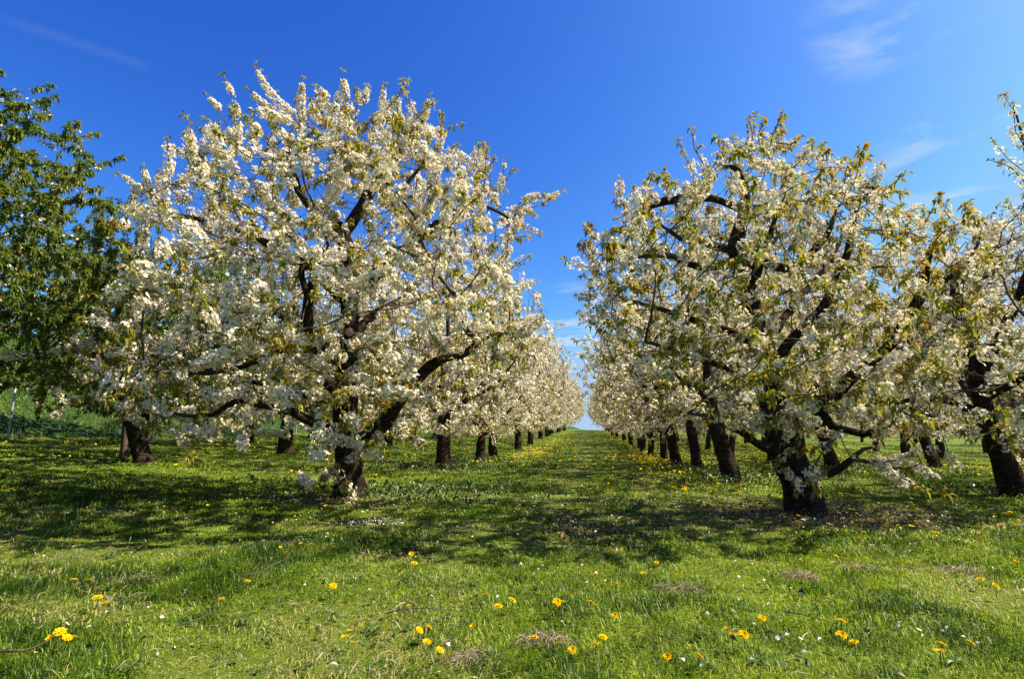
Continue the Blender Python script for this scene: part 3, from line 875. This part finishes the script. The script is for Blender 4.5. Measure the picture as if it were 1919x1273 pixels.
# ------------------------------------------------------------------ stakes and fences
def post_arrays(p, h, r, lean=(0, 0), s=8):
    a = np.arange(s) * 2 * math.pi / s; rr = []
    for z, k in ((-.1, 1.05), (h * .5, 1), (h, .95)):
        rr.append(np.stack([p[0] + lean[0] * z + r * k * np.cos(a), p[1] + lean[1] * z + r * k * np.sin(a), p[2] + z + 0 * a], 1))
    i0 = np.arange(s); i1 = (i0 + 1) % s
    F4 = np.concatenate([np.stack([b + i0, b + i1, b + s + i1, b + s + i0], 1) for b in (0, s)])
    return np.concatenate(rr), F4, np.array([list(range(2 * s, 3 * s))])


def stake(px, py, h, r, lean, label):
    p = ground_hit(px, py)
    V, F, c_ = post_arrays((0, 0, 0), h, r, lean)
    o = obj('wooden_stake', mesh_np('wooden_stake', V, [F, c_], MAT['stake'], smooth=False)); o.location = p
    # a slanting end cap
    return tag(o, label, 'stake')


o = stake(232, 861, 1.55, .075, (-.05, 0), 'thick dark wooden stake beside the crooked trunk at left')
stake(605, 848, 1.25, .055, (-.10, 0), 'thin leaning wooden stake under the left crowns, between two trunks')
stake(1550, 880, .8, .06, (0, 0), 'slim dark wooden stake in the grass right of the nearest right trunk')


def wire_tubes(segs, r):
    V, F = [], []; b = 0
    for a, c_ in segs:
        a = np.asarray(a, float); c_ = np.asarray(c_, float)
        n, u, v = frames(np.array([c_ - a])); u, v = u[0], v[0]
        for p in (a, c_):
            for k in range(3):
                an = k * 2.0944; V.append(p + r * (math.cos(an) * u + math.sin(an) * v))
        for k in range(3): F.append([b + k, b + (k + 1) % 3, b + 3 + (k + 1) % 3, b + 3 + k])
        b += 6
    return np.array(V), np.array(F)


def fence(name, pts, h, rpost, mat, every, rows, vstep, label, lean=(0, 0)):
    pts = np.asarray(pts, float)
    z = terrain(pts[:, 0], pts[:, 1])
    root = empty(name, (pts[0][0], pts[0][1], float(z[0])))
    L0 = np.array(root.location)
    tops = []
    for (x, y), zz in zip(pts, z):
        V, F, c_ = post_arrays(np.array([x, y, zz]) - L0, h, rpost, lean)
        obj('fence_post', mesh_np('fence_post', V, [F, c_], MAT[mat]), root); tops.append(np.array([x, y, zz]))
    segs = []
    for a, b in zip(tops[:-1], tops[1:]):
        for k in range(rows):
            hh = np.array([0, 0, h * (.04 + .93 * k / (rows - 1))]); segs.append((a + hh - L0, b + hh - L0))
        nv = int(np.linalg.norm(b - a) / vstep)
        for k in range(nv):
            p = a + (b - a) * (k + .5) / nv - L0; segs.append((p + [0, 0, h * .04], p + [0, 0, h * .97]))
    V, F = wire_tubes(segs, .0022)
    obj('wire_mesh', mesh_np('wire_mesh', V, [F], MAT['wire']), root)
    return tag(root, label, 'fence')


fence('wire_fence', [(-16.2, 9.2), (-16.2, 13.1), (-16.2, 16.6), (-16.2, 20.2), (-16.2, 24.2), (-16.2, 28.2), (-16.2, 32.2)], 1.62, .026, 'steel', 4, 12, .16, 'wire mesh fence with pale steel posts below the dandelion bank at left')
fence('wire_fence', [(23 + .9 * k, 21.5 + 1.9 * k) if k else (22.1, 18.5) for k in range(-2, 8)], 1.0, .04, 'stake', 4, 9, .16, 'low wire fence on thin dark stakes across the field at far right')


# ------------------------------------------------------------------ grass
def in_view(x, y, margin=1.35):
    d = np.stack([x, y, np.zeros_like(x)], 1) - EYE
    f = d @ FW; s = d @ RT
    return (f > .3) & (np.abs(s) < f * .96 * margin + .6)


def scatter(y0, y1, dens, margin=1.12):
    """points in the forward depth band y0..y1, a little wider than the view"""
    hw = .96 * y1 * margin + .8
    n = int(dens * (y1 - y0) * 2 * hw)
    s = rng.uniform(-hw, hw, n); f = rng.uniform(y0, y1, n)
    k = np.abs(s) < .96 * f * margin + .8
    s, f = s[k], f[k]
    ca, sa = math.cos(YAW), math.sin(YAW)
    x = ca * s - sa * f; y = sa * s + ca * f
    return x, y


def dry_amount(x, y):
    """where the turf is thin and strawy: worn wheel tracks and raked thatch"""
    tr = np.exp(-((x + .35) / .35) ** 2) * .7 + np.exp(-((x - .95) / .35) ** 2) * .55
    tr = tr * np.clip((y - 3.5) / 4, 0, 1)
    n = value_noise(x * .9 + 5, y * 1.6, 31) * .6 + value_noise(x * 2.7, y * 4.0, 32) * .4
    patch = np.clip((n - .53) * 3.2, 0, .85)
    a = np.clip(tr * (.5 + n) + patch, 0, 1)
    for c_, rr in ((bR, 1.3), (bL, .8)):
        dd = np.hypot((x - c_[0] + .15) / 1.35, y - c_[1]); a = np.maximum(a, np.clip(1.6 - dd / rr * 1.5, 0, .95))
    return a


def blades(x, y, hgt, wid, tuftiness):
    k = len(x)
    dry = dry_amount(x, y)
    lush = value_noise(x * 1.3 + 9, y * 1.3, 41)
    tuft = value_noise(x * 6.5, y * 6.5, 47)
    hgt = hgt * (.35 + .7 * lush + .75 * tuft ** 2) * rng.uniform(.6, 1.3, k) * (1 - .45 * dry)
    az = rng.uniform(0, 6.28, k) * .75 + value_noise(x * 2, y * 2, 42) * 6
    bend = rng.uniform(.2, 1.5, k) + dry * .6
    dx, dy = np.cos(az), np.sin(az)
    face = az + 1.5708 + rng.normal(0, .5, k)
    sx, sy = np.cos(face) * wid / 2, np.sin(face) * wid / 2
    z = terrain(x, y) - .006
    B = np.stack([x, y, z], 1); W = np.stack([sx, sy, 0 * sx], 1)
    Dm = np.stack([dx * bend * .3, dy * bend * .3, np.ones(k) * .62], 1) * hgt[:, None]
    Dt = np.stack([dx * bend, dy * bend, 1.0 - .42 * np.minimum(bend, 1.6)], 1) * hgt[:, None]
    V = np.stack([B - W, B + W, B + Dm - W * .8, B + Dm + W * .8, B + Dt], 1).reshape(-1, 3)
    b = np.arange(k)[:, None] * 5
    F4 = b + np.array([[0, 1, 3, 2]]); F3 = b + np.array([[2, 3, 4]])
    t = np.clip(rng.normal(.37, .17, k) + (lush - .5) * -.25 - (tuft - .5) * .38 + (value_noise(x * .5, y * .5, 44) - .5) * .3, .02, .74)
    isdry = rng.random(k) < dry * .7 + .02
    t = np.where(isdry, rng.uniform(.76, 1, k), t)
    return V, F4, F3, t


parts = []
for y0, y1, dens, hg, wd in ((1.2, 2.6, 9000, .050, .0034), (2.6, 4.2, 5200, .050, .0044), (4.2, 6.5, 2800, .050, .006), (6.5, 10, 1200, .05, .0085), (10, 16, 480, .055, .013), (16, 28, 150, .06, .022), (28, 48, 36, .07, .04)):
    x, y = scatter(y0, y1, dens)
    keep = rng.random(len(x)) > dry_amount(x, y) * .55
    x, y = x[keep], y[keep]
    parts.append(blades(x, y, hg, wd, 0))
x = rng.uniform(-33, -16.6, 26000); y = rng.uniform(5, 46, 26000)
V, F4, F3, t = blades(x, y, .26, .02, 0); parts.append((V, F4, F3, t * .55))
o = 0; VV, F4s, F3s, T = [], [], [], []
for V, F4, F3, t in parts:
    VV.append(V); F4s.append(F4 + o); F3s.append(F3 + o); T.append(t); o += len(V)
T = np.concatenate(T)
gm = mesh_np('grass', np.concatenate(VV), [np.concatenate(F4s), np.concatenate(F3s)], MAT['grass'], [T, T])
tag(obj('grass', gm), 'short uneven spring turf with strawy patches', 'grass', kind='stuff')

# fallen petals, straw and dead leaves lying on the turf
def flat_bits(x, y, L, W, tint, lift, mat, name, label, tilt=.5):
    k = len(x); az = rng.uniform(0, 6.28, k)
    d = np.stack([np.cos(az), np.sin(az), rng.normal(0, tilt * .5, k)], 1)
    B = np.stack([x, y, terrain(x, y) + lift], 1)
    V, F, t = leaf_arrays(B, d, L, W, tint, droop=.15)
    return tag(obj(name, mesh_np(name, V, [F], mat, [t])), label, name.replace('_', ' '), kind='stuff')


def disc(n, cx, cy, sx, sy):
    return cx + rng.normal(0, sx, n), cy + rng.normal(0, sy, n)


x1, y1 = disc(1700, bR[0] + .1, bR[1] - .25, 1.0, .55); x2, y2 = disc(500, bL[0] - .1, bL[1] - .1, .8, .4); x3, y3 = disc(380, -.05, 5.1, .3, .35)
x4, y4 = disc(300, -3.1, 11.9, .7, .5)
lx = np.concatenate([x1, x2, x3, x4]); lyy = np.concatenate([y1, y2, y3, y4]); k = len(lx)
flat_bits(lx, lyy, rng.uniform(.03, .075, k), rng.uniform(.015, .035, k), rng.uniform(0, 1, k), .018, MAT['litter'], 'leaf_litter', 'brown dead leaves scattered round the trunks')
x, y = scatter(1.3, 6.5, 110); k = len(x)
kk = rng.random(k) < .15 + dry_amount(x, y); x, y = x[kk], y[kk]; k = len(x)
flat_bits(x, y, rng.uniform(.05, .13, k), rng.uniform(.002, .005, k), rng.uniform(.2, 1, k), rng.uniform(.015, .05, k), MAT['straw'], 'straw_litter', 'pale dry grass stems lying over the turf')
x, y = scatter(1.5, 14, 4); k = len(x)
xp, yp = disc(160, *ground_hit(695, 985)[:2], .16, .12); xq, yq = disc(500, bL[0] + .4, bL[1] - .8, 1.5, .9); xr, yr = disc(500, bR[0] - .6, bR[1], 1.4, 1.1)
x = np.concatenate([x, xp, xq, xr]); y = np.concatenate([y, yp, yq, yr]); k = len(x)
flat_bits(x, y, rng.uniform(.014, .024, k), rng.uniform(.012, .018, k), rng.uniform(.5, 1, k), rng.uniform(.015, .045, k), MAT['petal'], 'fallen_petals', 'white blossom petals dropped on the grass')


# ------------------------------------------------------------------ weeds: low broad-leaved rosettes
def rosette_mesh(n, L, seed):
    r2 = np.random.default_rng(seed)
    a = np.arange(n) * 6.283 / n + r2.normal(0, .25, n)
    d = np.stack([np.cos(a), np.sin(a), r2.uniform(.05, .35, n)], 1)
    LL = L * r2.uniform(.6, 1.2, n)
    V, F, t = leaf_arrays(np.zeros((n, 3)) + [0, 0, .01], d, LL, LL * r2.uniform(.2, .32, n), r2.uniform(0, 1, n), droop=.3)
    return mesh_np('broadleaf_weed', V, [F], MAT['weed'], [t])


ros = [rosette_mesh(7, .10, 1), rosette_mesh(9, .085, 2), rosette_mesh(5, .13, 3)]
WEED = [(225, 1180, 'at lower left beside a dandelion'), (455, 1170, 'right of the two near dandelions at lower left'), (505, 1205, 'standing up in the grass at lower left'), (245, 1260, 'at the bottom edge, lower left'),
        (1320, 1255, 'with pale leaves at the bottom edge'), (1150, 1235, 'beside an open dandelion at the bottom'), (975, 1095, 'in the middle of the sunlit foreground'), (885, 1100, 'with grey green leaves in the sunlit foreground'),
        (1010, 1105, 'next to a strip of straw'), (700, 1190, 'left of the leaf pile at bottom centre'), (1790, 1250, 'in the bottom right corner'), (770, 930, 'in the dappled shade beside the largest trunk'), (1420, 1250, 'low in the grass right of bottom centre')]
for i, (px, py, wh) in enumerate(WEED):
    o = obj('broadleaf_weed', ros[i % 3]); p = ground_hit(px, py); o.location = (p[0], p[1], p[2] + .01); o.rotation_euler = (0, 0, rng.uniform(0, 6.28)); s_ = rng.uniform(.5, .85); o.scale = (s_, s_, s_)
    tag(o, 'green broadleaf weed ' + wh, 'weed', 'broadleaf weeds in the turf')
x, y = scatter(1.4, 9, 95); k = len(x)
kk = value_noise(x * 1.1, y * 1.1, 55) + rng.normal(0, .1, k) > .55; x, y = x[kk], y[kk]; k = len(x)
d = np.stack([rng.normal(0, 1, k), rng.normal(0, 1, k), rng.uniform(-.1, .5, k)], 1); B = np.stack([x, y, terrain(x, y) + rng.uniform(.01, .04, k)], 1)
LL = rng.uniform(.018, .05, k)
V, F, t = leaf_arrays(B, d, LL, LL * rng.uniform(.35, .8, k), rng.uniform(0, 1, k), .3)
tag(obj('ground_cover', mesh_np('ground_cover', V, [F], MAT['weed'], [t])), 'clover and small weed leaves between the grass blades', 'ground cover', kind='stuff')
# taller undergrowth round the left row's trunks
xs, ys = [], []
for (cx, cy), n, sx, sy in (((bL[0] + .2, bL[1] + .3), 900, .9, .6), ((-3.4, 12.2), 900, 1.0, .8), ((-3.3, 16), 800, 1, 1), ((2.3, 9.9), 700, .5, .7), ((2.3, 12.7), 600, .5, .8), ((5.5, 13), 700, .9, 1.0), ((5.6, 8.6), 300, .6, .4)):
    a, b = disc(n, cx, cy, sx, sy); xs.append(a); ys.append(b)
x = np.concatenate(xs); y = np.concatenate(ys); k = len(x)
d = np.stack([rng.normal(0, .6, k), rng.normal(0, .6, k), np.ones(k)], 1); B = np.stack([x, y, terrain(x, y) + rng.uniform(0, .12, k)], 1)
LL = rng.uniform(.04, .12, k)
V, F, t = leaf_arrays(B, d, LL, LL * .45, rng.uniform(0, .8, k), .5)
tag(obj('undergrowth', mesh_np('undergrowth', V, [F], MAT['weed'], [t])), 'low leafy undergrowth round the trunks', 'undergrowth', kind='stuff')


# ------------------------------------------------------------------ hay clumps and fallen twigs
def hay(px, py, rad, n, label):
    p = ground_hit(px, py)
    r2 = rng; n = int(n * .8); q = unit(r2.normal(0, 1, (n, 3))); q[:, 2] = np.abs(q[:, 2]); q *= r2.uniform(.3, 1, (n, 1)) * np.array([rad * 1.15, rad * .8, rad * .22])
    d = unit(r2.normal(0, 1, (n, 3)) * [1, 1, .35]); LL = r2.uniform(.05, .14, n)
    V, F, t = leaf_arrays(q + [0, 0, .005] - d * (LL * .5)[:, None] * [1, 1, .3], d, LL, np.full(n, .003), r2.uniform(0, .8, n), .4)
    o = obj('dry_grass_clump', mesh_np('dry_grass_clump', V, [F], MAT['straw'], [t])); o.location = p
    return tag(o, label, 'grass clump', 'clumps of dry grass')


hay(1025, 1208, .13, 520, 'largest brown dry grass clump, at bottom centre among the dandelions')
hay(880, 1243, .12, 380, 'flat dry grass clump at the bottom, beside a white daisy')
hay(1500, 1085, .13, 380, 'dry grass clump in the sunlit grass in front of the nearest right tree')
hay(1612, 1070, .12, 240, 'small low dry grass clump right of another clump before the nearest right tree')
hay(1275, 1112, .16, 320, 'dry grass clump with white petals beside two dandelions, right of centre')
hay(250, 1095, .20, 260, 'wide thin strip of dry grass at lower left')
hay(530, 1022, .22, 260, 'thin dry grass patch at the edge of the left shade')
hay(1810, 1075, .15, 200, 'thin dry grass tuft near the right edge')


def twig(pts, r, label, forks=()):
    def chain(P, r0):
        out = []
        for px, py, up in P:
            p = ground_hit(px, py); p = np.array(p); p[2] += up; out.append(p)
        return np.array(out), np.linspace(r0, r0 * .45, len(out))
    P, R = chain(pts, r)
    pos = list(P); par = [-1] + list(range(len(P) - 1)); rad = list(R)
    for f in forks:
        Q, R2 = chain(f, r * .6); i = int(np.argmin(np.linalg.norm(P - Q[0], axis=1))); prev = i
        for q, rr in zip(Q[1:], R2[1:]): pos.append(q); par.append(prev); rad.append(rr); prev = len(pos) - 1
    pos = np.array(pos)
    V, F = tubes(pos, np.array(par), np.array(rad), np.ones(len(pos), bool), lambda q: 5)
    o = obj('fallen_twig', mesh_np('fallen_twig', V - P[0], F, MAT['twig'], smooth=True)); o.location = P[0]
    return tag(o, label, 'twig', 'fallen twigs')


twig([(1470, 1168, .05), (1500, 1171, .045), (1530, 1177, .04), (1556, 1180, .03)], .0035, 'straight bare twig lying in the grass right of bottom centre')
twig([(722, 1163, .03), (760, 1163, .05), (800, 1161, .05), (850, 1162, .04)], .0035, 'forked dark twig behind a dandelion left of bottom centre', [[(800, 1161, .05), (812, 1150, .08), (818, 1142, .1)], [(800, 1161, .05), (785, 1155, .06), (775, 1152, .06)]])
twig([(1296, 1118, .03), (1320, 1113, .05), (1342, 1109, .06)], .0035, 'short curved twig on the dry grass clump right of centre')
twig([(455, 1090, .03), (490, 1085, .04), (520, 1070, .05), (548, 1058, .05)], .004, 'long thin pale twig in the left foreground')
twig([(330, 1183, .02), (370, 1175, .03), (400, 1164, .04), (415, 1130, .06)], .004, 'thin twig beside a dandelion in the left foreground')
twig([(0, 1232, .02), (50, 1240, .04), (100, 1221, .05)], .005, 'thin twig in the bottom left corner')


# ------------------------------------------------------------------ dandelions and daisies
def head_mesh(name, n, r, layers, mat, cup, seed, wide=.2, centre=None):
    r2 = np.random.default_rng(seed); V, F, T = [], [], []; b = 0
    for L in range(layers):
        rr = r * (1 - .26 * L); lift = cup + .32 * L
        for k in range(n):
            a = 6.283 * (k + .5 * (L % 2)) / n + r2.normal(0, .05); l = rr * r2.uniform(.85, 1.1); z = l * lift * r2.uniform(.7, 1.2)
            u = np.array([math.cos(a), math.sin(a), 0]); s = np.array([-math.sin(a), math.cos(a), 0]) * r * wide * .5
            z0 = np.array([0, 0, r * .05 * L])
            V += [z0, u * l * .55 - s + [0, 0, z * .7], u * l * .97 - s * .7 + [0, 0, z], u * l + s * .1 + [0, 0, z], u * l * .97 + s * .7 + [0, 0, z], u * l * .55 + s + [0, 0, z * .7]]
            F.append([b, b + 1, b + 2, b + 3, b + 4, b + 5]); T.append(r2.uniform(.3, 1) - .22 * L); b += 6
    return mesh_np(name, np.array(V), [np.array(F)], mat, [np.clip(T, 0, 1)])


def stem_mesh(h, r):
    P = np.array([[0, 0, -h], [.06 * h, 0, -h * .5], [0, 0, 0]])
    V, F = tubes(P, np.array([-1, 0, 1]), np.full(3, r), np.ones(3, bool), lambda q: 4)
    return mesh_np('stem', V, F, MAT['stem'], smooth=True)


heads = [head_mesh('flower_head', 22, .022, 3, MAT['dandelion'], .12, 1), head_mesh('flower_head', 20, .019, 3, MAT['dandelion'], .35, 2), head_mesh('flower_head', 16, .016, 3, MAT['dandelion'], .9, 3)]
smallhead = head_mesh('dandelion', 9, .021, 2, MAT['dandelion'], .3, 4, .5)
stem = stem_mesh(.05, .0022)
DPX = [(34, 1022), (141, 1032), (323, 1024), (430, 1049), (535, 1058), (546, 1042), (524, 1046), (563, 1039), (575, 1043), (582, 1040), (612, 1040), (615, 1001), (589, 971), (612, 972), (358, 965), (393, 968),
       (319, 963), (516, 977), (462, 1112), (413, 1149), (191, 1165), (163, 1115), (136, 1111), (179, 1152), (623, 1126), (484, 1020), (132, 1227), (120, 1235), (90, 1236), (108, 1223), (716, 964), (693, 988),
       (858, 1022), (886, 1032), (697, 1033), (770, 1063), (776, 1081), (1148, 1055), (1231, 1075), (1207, 1104), (1117, 1098), (1106, 1098), (1155, 1120), (1271, 1104), (1078, 1031), (766, 1166), (934, 1168),
       (960, 1155), (1044, 1162), (1053, 1157), (1108, 1162), (1153, 1183), (1131, 1227), (1118, 1242), (1073, 1255), (1047, 1238), (1001, 1234), (721, 1216), (802, 1212), (784, 1218), (660, 1246), (654, 1224),
       (838, 1267), (823, 1257), (738, 1258), (799, 1241), (886, 1208), (1252, 1269), (645, 1233), (911, 1141), (1383, 1018), (1466, 1041), (1569, 1063), (1597, 1083), (1620, 1017), (1673, 1014), (1687, 1005),
       (1459, 984), (1437, 977), (1497, 979), (1569, 988), (1492, 999), (1517, 997), (1509, 970), (1739, 982), (1758, 1017), (1747, 1017), (1904, 1006), (1841, 1110), (1869, 1129), (1908, 1072), (1915, 1039),
       (1604, 1238), (1581, 1229), (1823, 1247), (1770, 1248), (1767, 1264), (1396, 1228), (1366, 1217), (1375, 1231), (1312, 1268), (1430, 1188), (1580, 1198), (1891, 976), (1830, 1033), (1847, 1028), (1662, 1000),
       (1285, 1101), (1603, 989)]
DLAB = {(191, 1165): 'wide open dandelion, brightest in the lower left, beside a broadleaf weed', (413, 1149): 'open dandelion facing up at lower left, right neighbour beyond a thin twig', (462, 1112): 'round dandelion head facing the camera in the left foreground',
        (34, 1022): 'dandelion near the left edge at the rim of the shade', (141, 1032): 'dandelion second from the left edge at the rim of the shade', (163, 1115): 'dandelion with drooping petals at left, behind the brightest one',
        (136, 1111): 'small half open dandelion touching a drooping one at left', (179, 1152): 'tiny dandelion just behind the brightest lower left one', (323, 1024): 'lone dandelion on the sunlit rim of the left shade',
        (535, 1058): 'dandelion in front of the row of five in the left foreground', (612, 1040): 'rightmost dandelion of the row in the left foreground', (575, 1043): 'dandelion in the middle of the touching pair, left foreground',
        (582, 1040): 'dandelion behind its touching twin, left foreground', (623, 1126): 'flat dandelion seen side on, left of centre', (776, 1081): 'orange yellow dandelion, lower of two one behind the other left of centre',
        (770, 1063): 'flat dandelion, upper of two one behind the other left of centre', (858, 1022): 'dandelion alone in the sunlit grass left of centre', (886, 1032): 'small dandelion right behind a lone one left of centre',
        (766, 1166): 'dandelion in front of the forked twig', (934, 1168): 'double dandelion left of the one at centre bottom', (960, 1155): 'round dandelion above the double one, bottom centre', (1044, 1162): 'dandelion with a smaller one behind it, bottom centre',
        (1108, 1162): 'deep orange dandelion, bottom centre right', (1153, 1183): 'upright side facing dandelion, bottom centre right', (1131, 1227): 'wide open dandelion beside a broadleaf weed at the bottom', (1118, 1242): 'small orange dandelion under a wide open one at the bottom',
        (1073, 1255): 'orange dandelion close to the bottom edge, centre', (1047, 1238): 'pair of half open dandelion heads below the largest dry clump', (1001, 1234): 'small dandelion left below the largest dry clump',
        (721, 1216): 'widest dandelion at the bottom left of centre', (838, 1267): 'round dandelion cut by the bottom edge, left of centre', (823, 1257): 'dandelion leaning on the round one at the bottom edge', (1252, 1269): 'large dandelion cut by the bottom edge, right of centre',
        (1604, 1238): 'wide open ragged dandelion at lower right', (1581, 1229): 'upright closing dandelion left of the ragged one at lower right', (1823, 1247): 'double dandelion in the bottom right corner', (1767, 1264): 'small dandelion at the bottom edge, lower right',
        (1770, 1248): 'pale dandelion behind a small one at lower right', (1312, 1268): 'leaning dandelion at the bottom edge beside pale weed leaves', (1396, 1228): 'dandelion right of two small ones, right of bottom centre',
        (1841, 1110): 'dandelion, upper of two near the right edge', (1869, 1129): 'dandelion, lower of two near the right edge', (1597, 1083): 'lone dandelion in sunlit grass before the nearest right tree', (1569, 1063): 'small lone dandelion between two dry clumps before the nearest right tree',
        (1231, 1075): 'two tiered upright dandelion right of centre', (1148, 1055): 'flat dandelion at centre right, farthest in the sunlit grass', (1207, 1104): 'tilted dandelion left of the dry clump with petals', (1271, 1104): 'dandelion on the dry clump with petals, right of centre',
        (1155, 1120): 'ragged dandelion hanging over the straw strip, right of centre', (1117, 1098): 'orange dandelion standing up behind the straw strip'}


def dandelion(p, label, near, variant, tilt, s):
    if near:
        o = empty('dandelion', p, rng.uniform(0, 6.28), s)
        hd = obj('flower_head', heads[variant], o); hd.location = (0, 0, .068); hd.rotation_euler = (tilt, rng.normal(0, .15), 0)
        st = obj('stem', stem, o); st.location = (0, 0, .066)
    else:
        o = obj('dandelion', smallhead); o.location = (p[0], p[1], p[2] + rng.uniform(.05, .075)); o.rotation_euler = (rng.normal(0, .3), rng.normal(0, .3), rng.uniform(0, 6.28)); o.scale = (s, s, s)
    return tag(o, label, 'dandelion', 'dandelions in the turf')


def zone(p):
    if p[1] < 4.2: return 'small yellow dandelion in the open sunlit foreground grass'
    if math.hypot(p[0] - bR[0], p[1] - bR[1]) < 2.6: return 'small yellow dandelion in the shade round the foot of the nearest right tree'
    if math.hypot(p[0] - bL[0], p[1] - bL[1]) < 2.8: return 'small yellow dandelion in the dappled shade round the largest tree'
    if p[0] > 3.6: return 'small yellow dandelion in the grass right of the right tree row'
    if p[0] > .6: return 'small yellow dandelion in the strip along the right tree row'
    if p[0] < -5: return 'small yellow dandelion in the shade left of the left tree row'
    return 'small yellow dandelion in the strip along the left tree row'


nd_ = 0
for (px, py) in DPX:
    p = ground_hit(px, py); d = depth_of(p)
    v_ = rng.choice([0, 0, 1, 2]) if (px, py) not in DLAB else rng.choice([0, 0, 0, 1])
    dandelion((p[0], p[1], p[2] + .005), DLAB.get((px, py), zone(p)), d < 5.2, int(v_), rng.uniform(.1, .75), rng.uniform(.8, 1.08)); nd_ += 1
# along the rows: the nearest as things of their own, the rest as one patch
RX, RY = [], []
def strip(n, cx, sx, ya, yb, pw=1.0):
    t = rng.random(n) ** pw
    RY.append(ya + (yb - ya) * t); RX.append(cx + rng.normal(0, sx, n))
strip(330, 1.75, .5, 7.6, 20); strip(420, 1.7, .5, 15, 60); strip(260, -2.2, .5, 14, 30); strip(220, -2.1, .6, 22, 60); strip(200, 2.9, .7, 8, 25)
strip(330, 5.5, 1.4, 10, 34); strip(420, 11, 2.5, 15, 36); strip(90, -5.5, 1.5, 8.5, 20); strip(260, -6.5, 3.2, 13, 40); strip(160, -12, 1.8, 9, 24)
strip(60, .2, .6, 7, 20); strip(60, -4.5, 1.5, 5.5, 8.2); strip(45, 4.2, 1.0, 4.6, 8); strip(260, -14.3, .7, 8, 30)
x = np.concatenate(RX); y = np.concatenate(RY)
n = 3800; bx = rng.uniform(-30, -20, n); by = rng.uniform(6, 45, n); kk = value_noise(bx * .5, by * .25, 8) > .42
x = np.concatenate([x, bx[kk]]); y = np.concatenate([y, by[kk]])
xyz = np.stack([x, y, terrain(x, y)], 1); dd = (xyz - EYE) @ FW
inv = in_view(x, y, 1.0); order = np.argsort(np.where(inv, dd, 1e9))
near_ix = order[:300 - nd_]
for i in near_ix: dandelion(xyz[i], zone(xyz[i]), False, 0, 0, rng.uniform(.85, 1.2))
rest = np.setdiff1d(np.arange(len(x)), near_ix); C = xyz[rest] + np.stack([0 * rest, 0 * rest, rng.uniform(.05, .1, len(rest))], 1)
V, F, t = flower_arrays(C, np.stack([rng.normal(0, .35, len(rest)), rng.normal(0, .35, len(rest)) - .3, np.ones(len(rest))], 1), rng.uniform(.022, .032, len(rest)), True)
tag(obj('dandelion_carpet', mesh_np('dandelion_carpet', V, [F], MAT['dandelion'], [t])), 'yellow dandelions massed along the rows and up the bank', 'dandelions', kind='stuff')

dz = head_mesh('flower_head', 14, .013, 1, MAT['daisy'], .15, 9, .32); dc = head_mesh('disc', 8, .005, 2, MAT['dandelion'], .3, 10, .5)
for (px, py, lb) in [(908, 1223, 'white daisy beside the flat dry grass clump at bottom centre'), (905, 1142, 'white daisy with a dandelion bud behind it, above bottom centre'), (1414, 1183, 'white daisy left of a small dandelion, right of bottom centre'),
                     (1459, 1214, 'white daisy, left of a pair at lower right'), (1502, 1213, 'white daisy, right of a pair at lower right'), (1724, 1198, 'white daisy alone toward the lower right corner'),
                     (74, 1191, 'white daisy nearest the left edge'), (124, 1187, 'white daisy, middle of three at lower left'), (164, 1191, 'white daisy right of the other two at lower left'), (302, 1172, 'white daisy between two open dandelions at lower left'),
                     (405, 1188, 'white daisy in front of the lower left dandelion with a twig'), (1356, 1018, 'white daisy at the edge of the right shade')]:
    p = ground_hit(px, py); o = empty('daisy', p, rng.uniform(0, 6.28), rng.uniform(.6, .85))
    h_ = obj('flower_head', dz, o); h_.location = (0, 0, .045); h_.rotation_euler = (rng.uniform(.2, .8), 0, 0)
    c_ = obj('disc', dc, h_); c_.location = (0, 0, .003)
    s_ = obj('stem', stem, o); s_.location = (0, 0, .043); s_.scale = (.6, .6, .9)
    tag(o, lb, 'daisy', 'daisies in the turf')
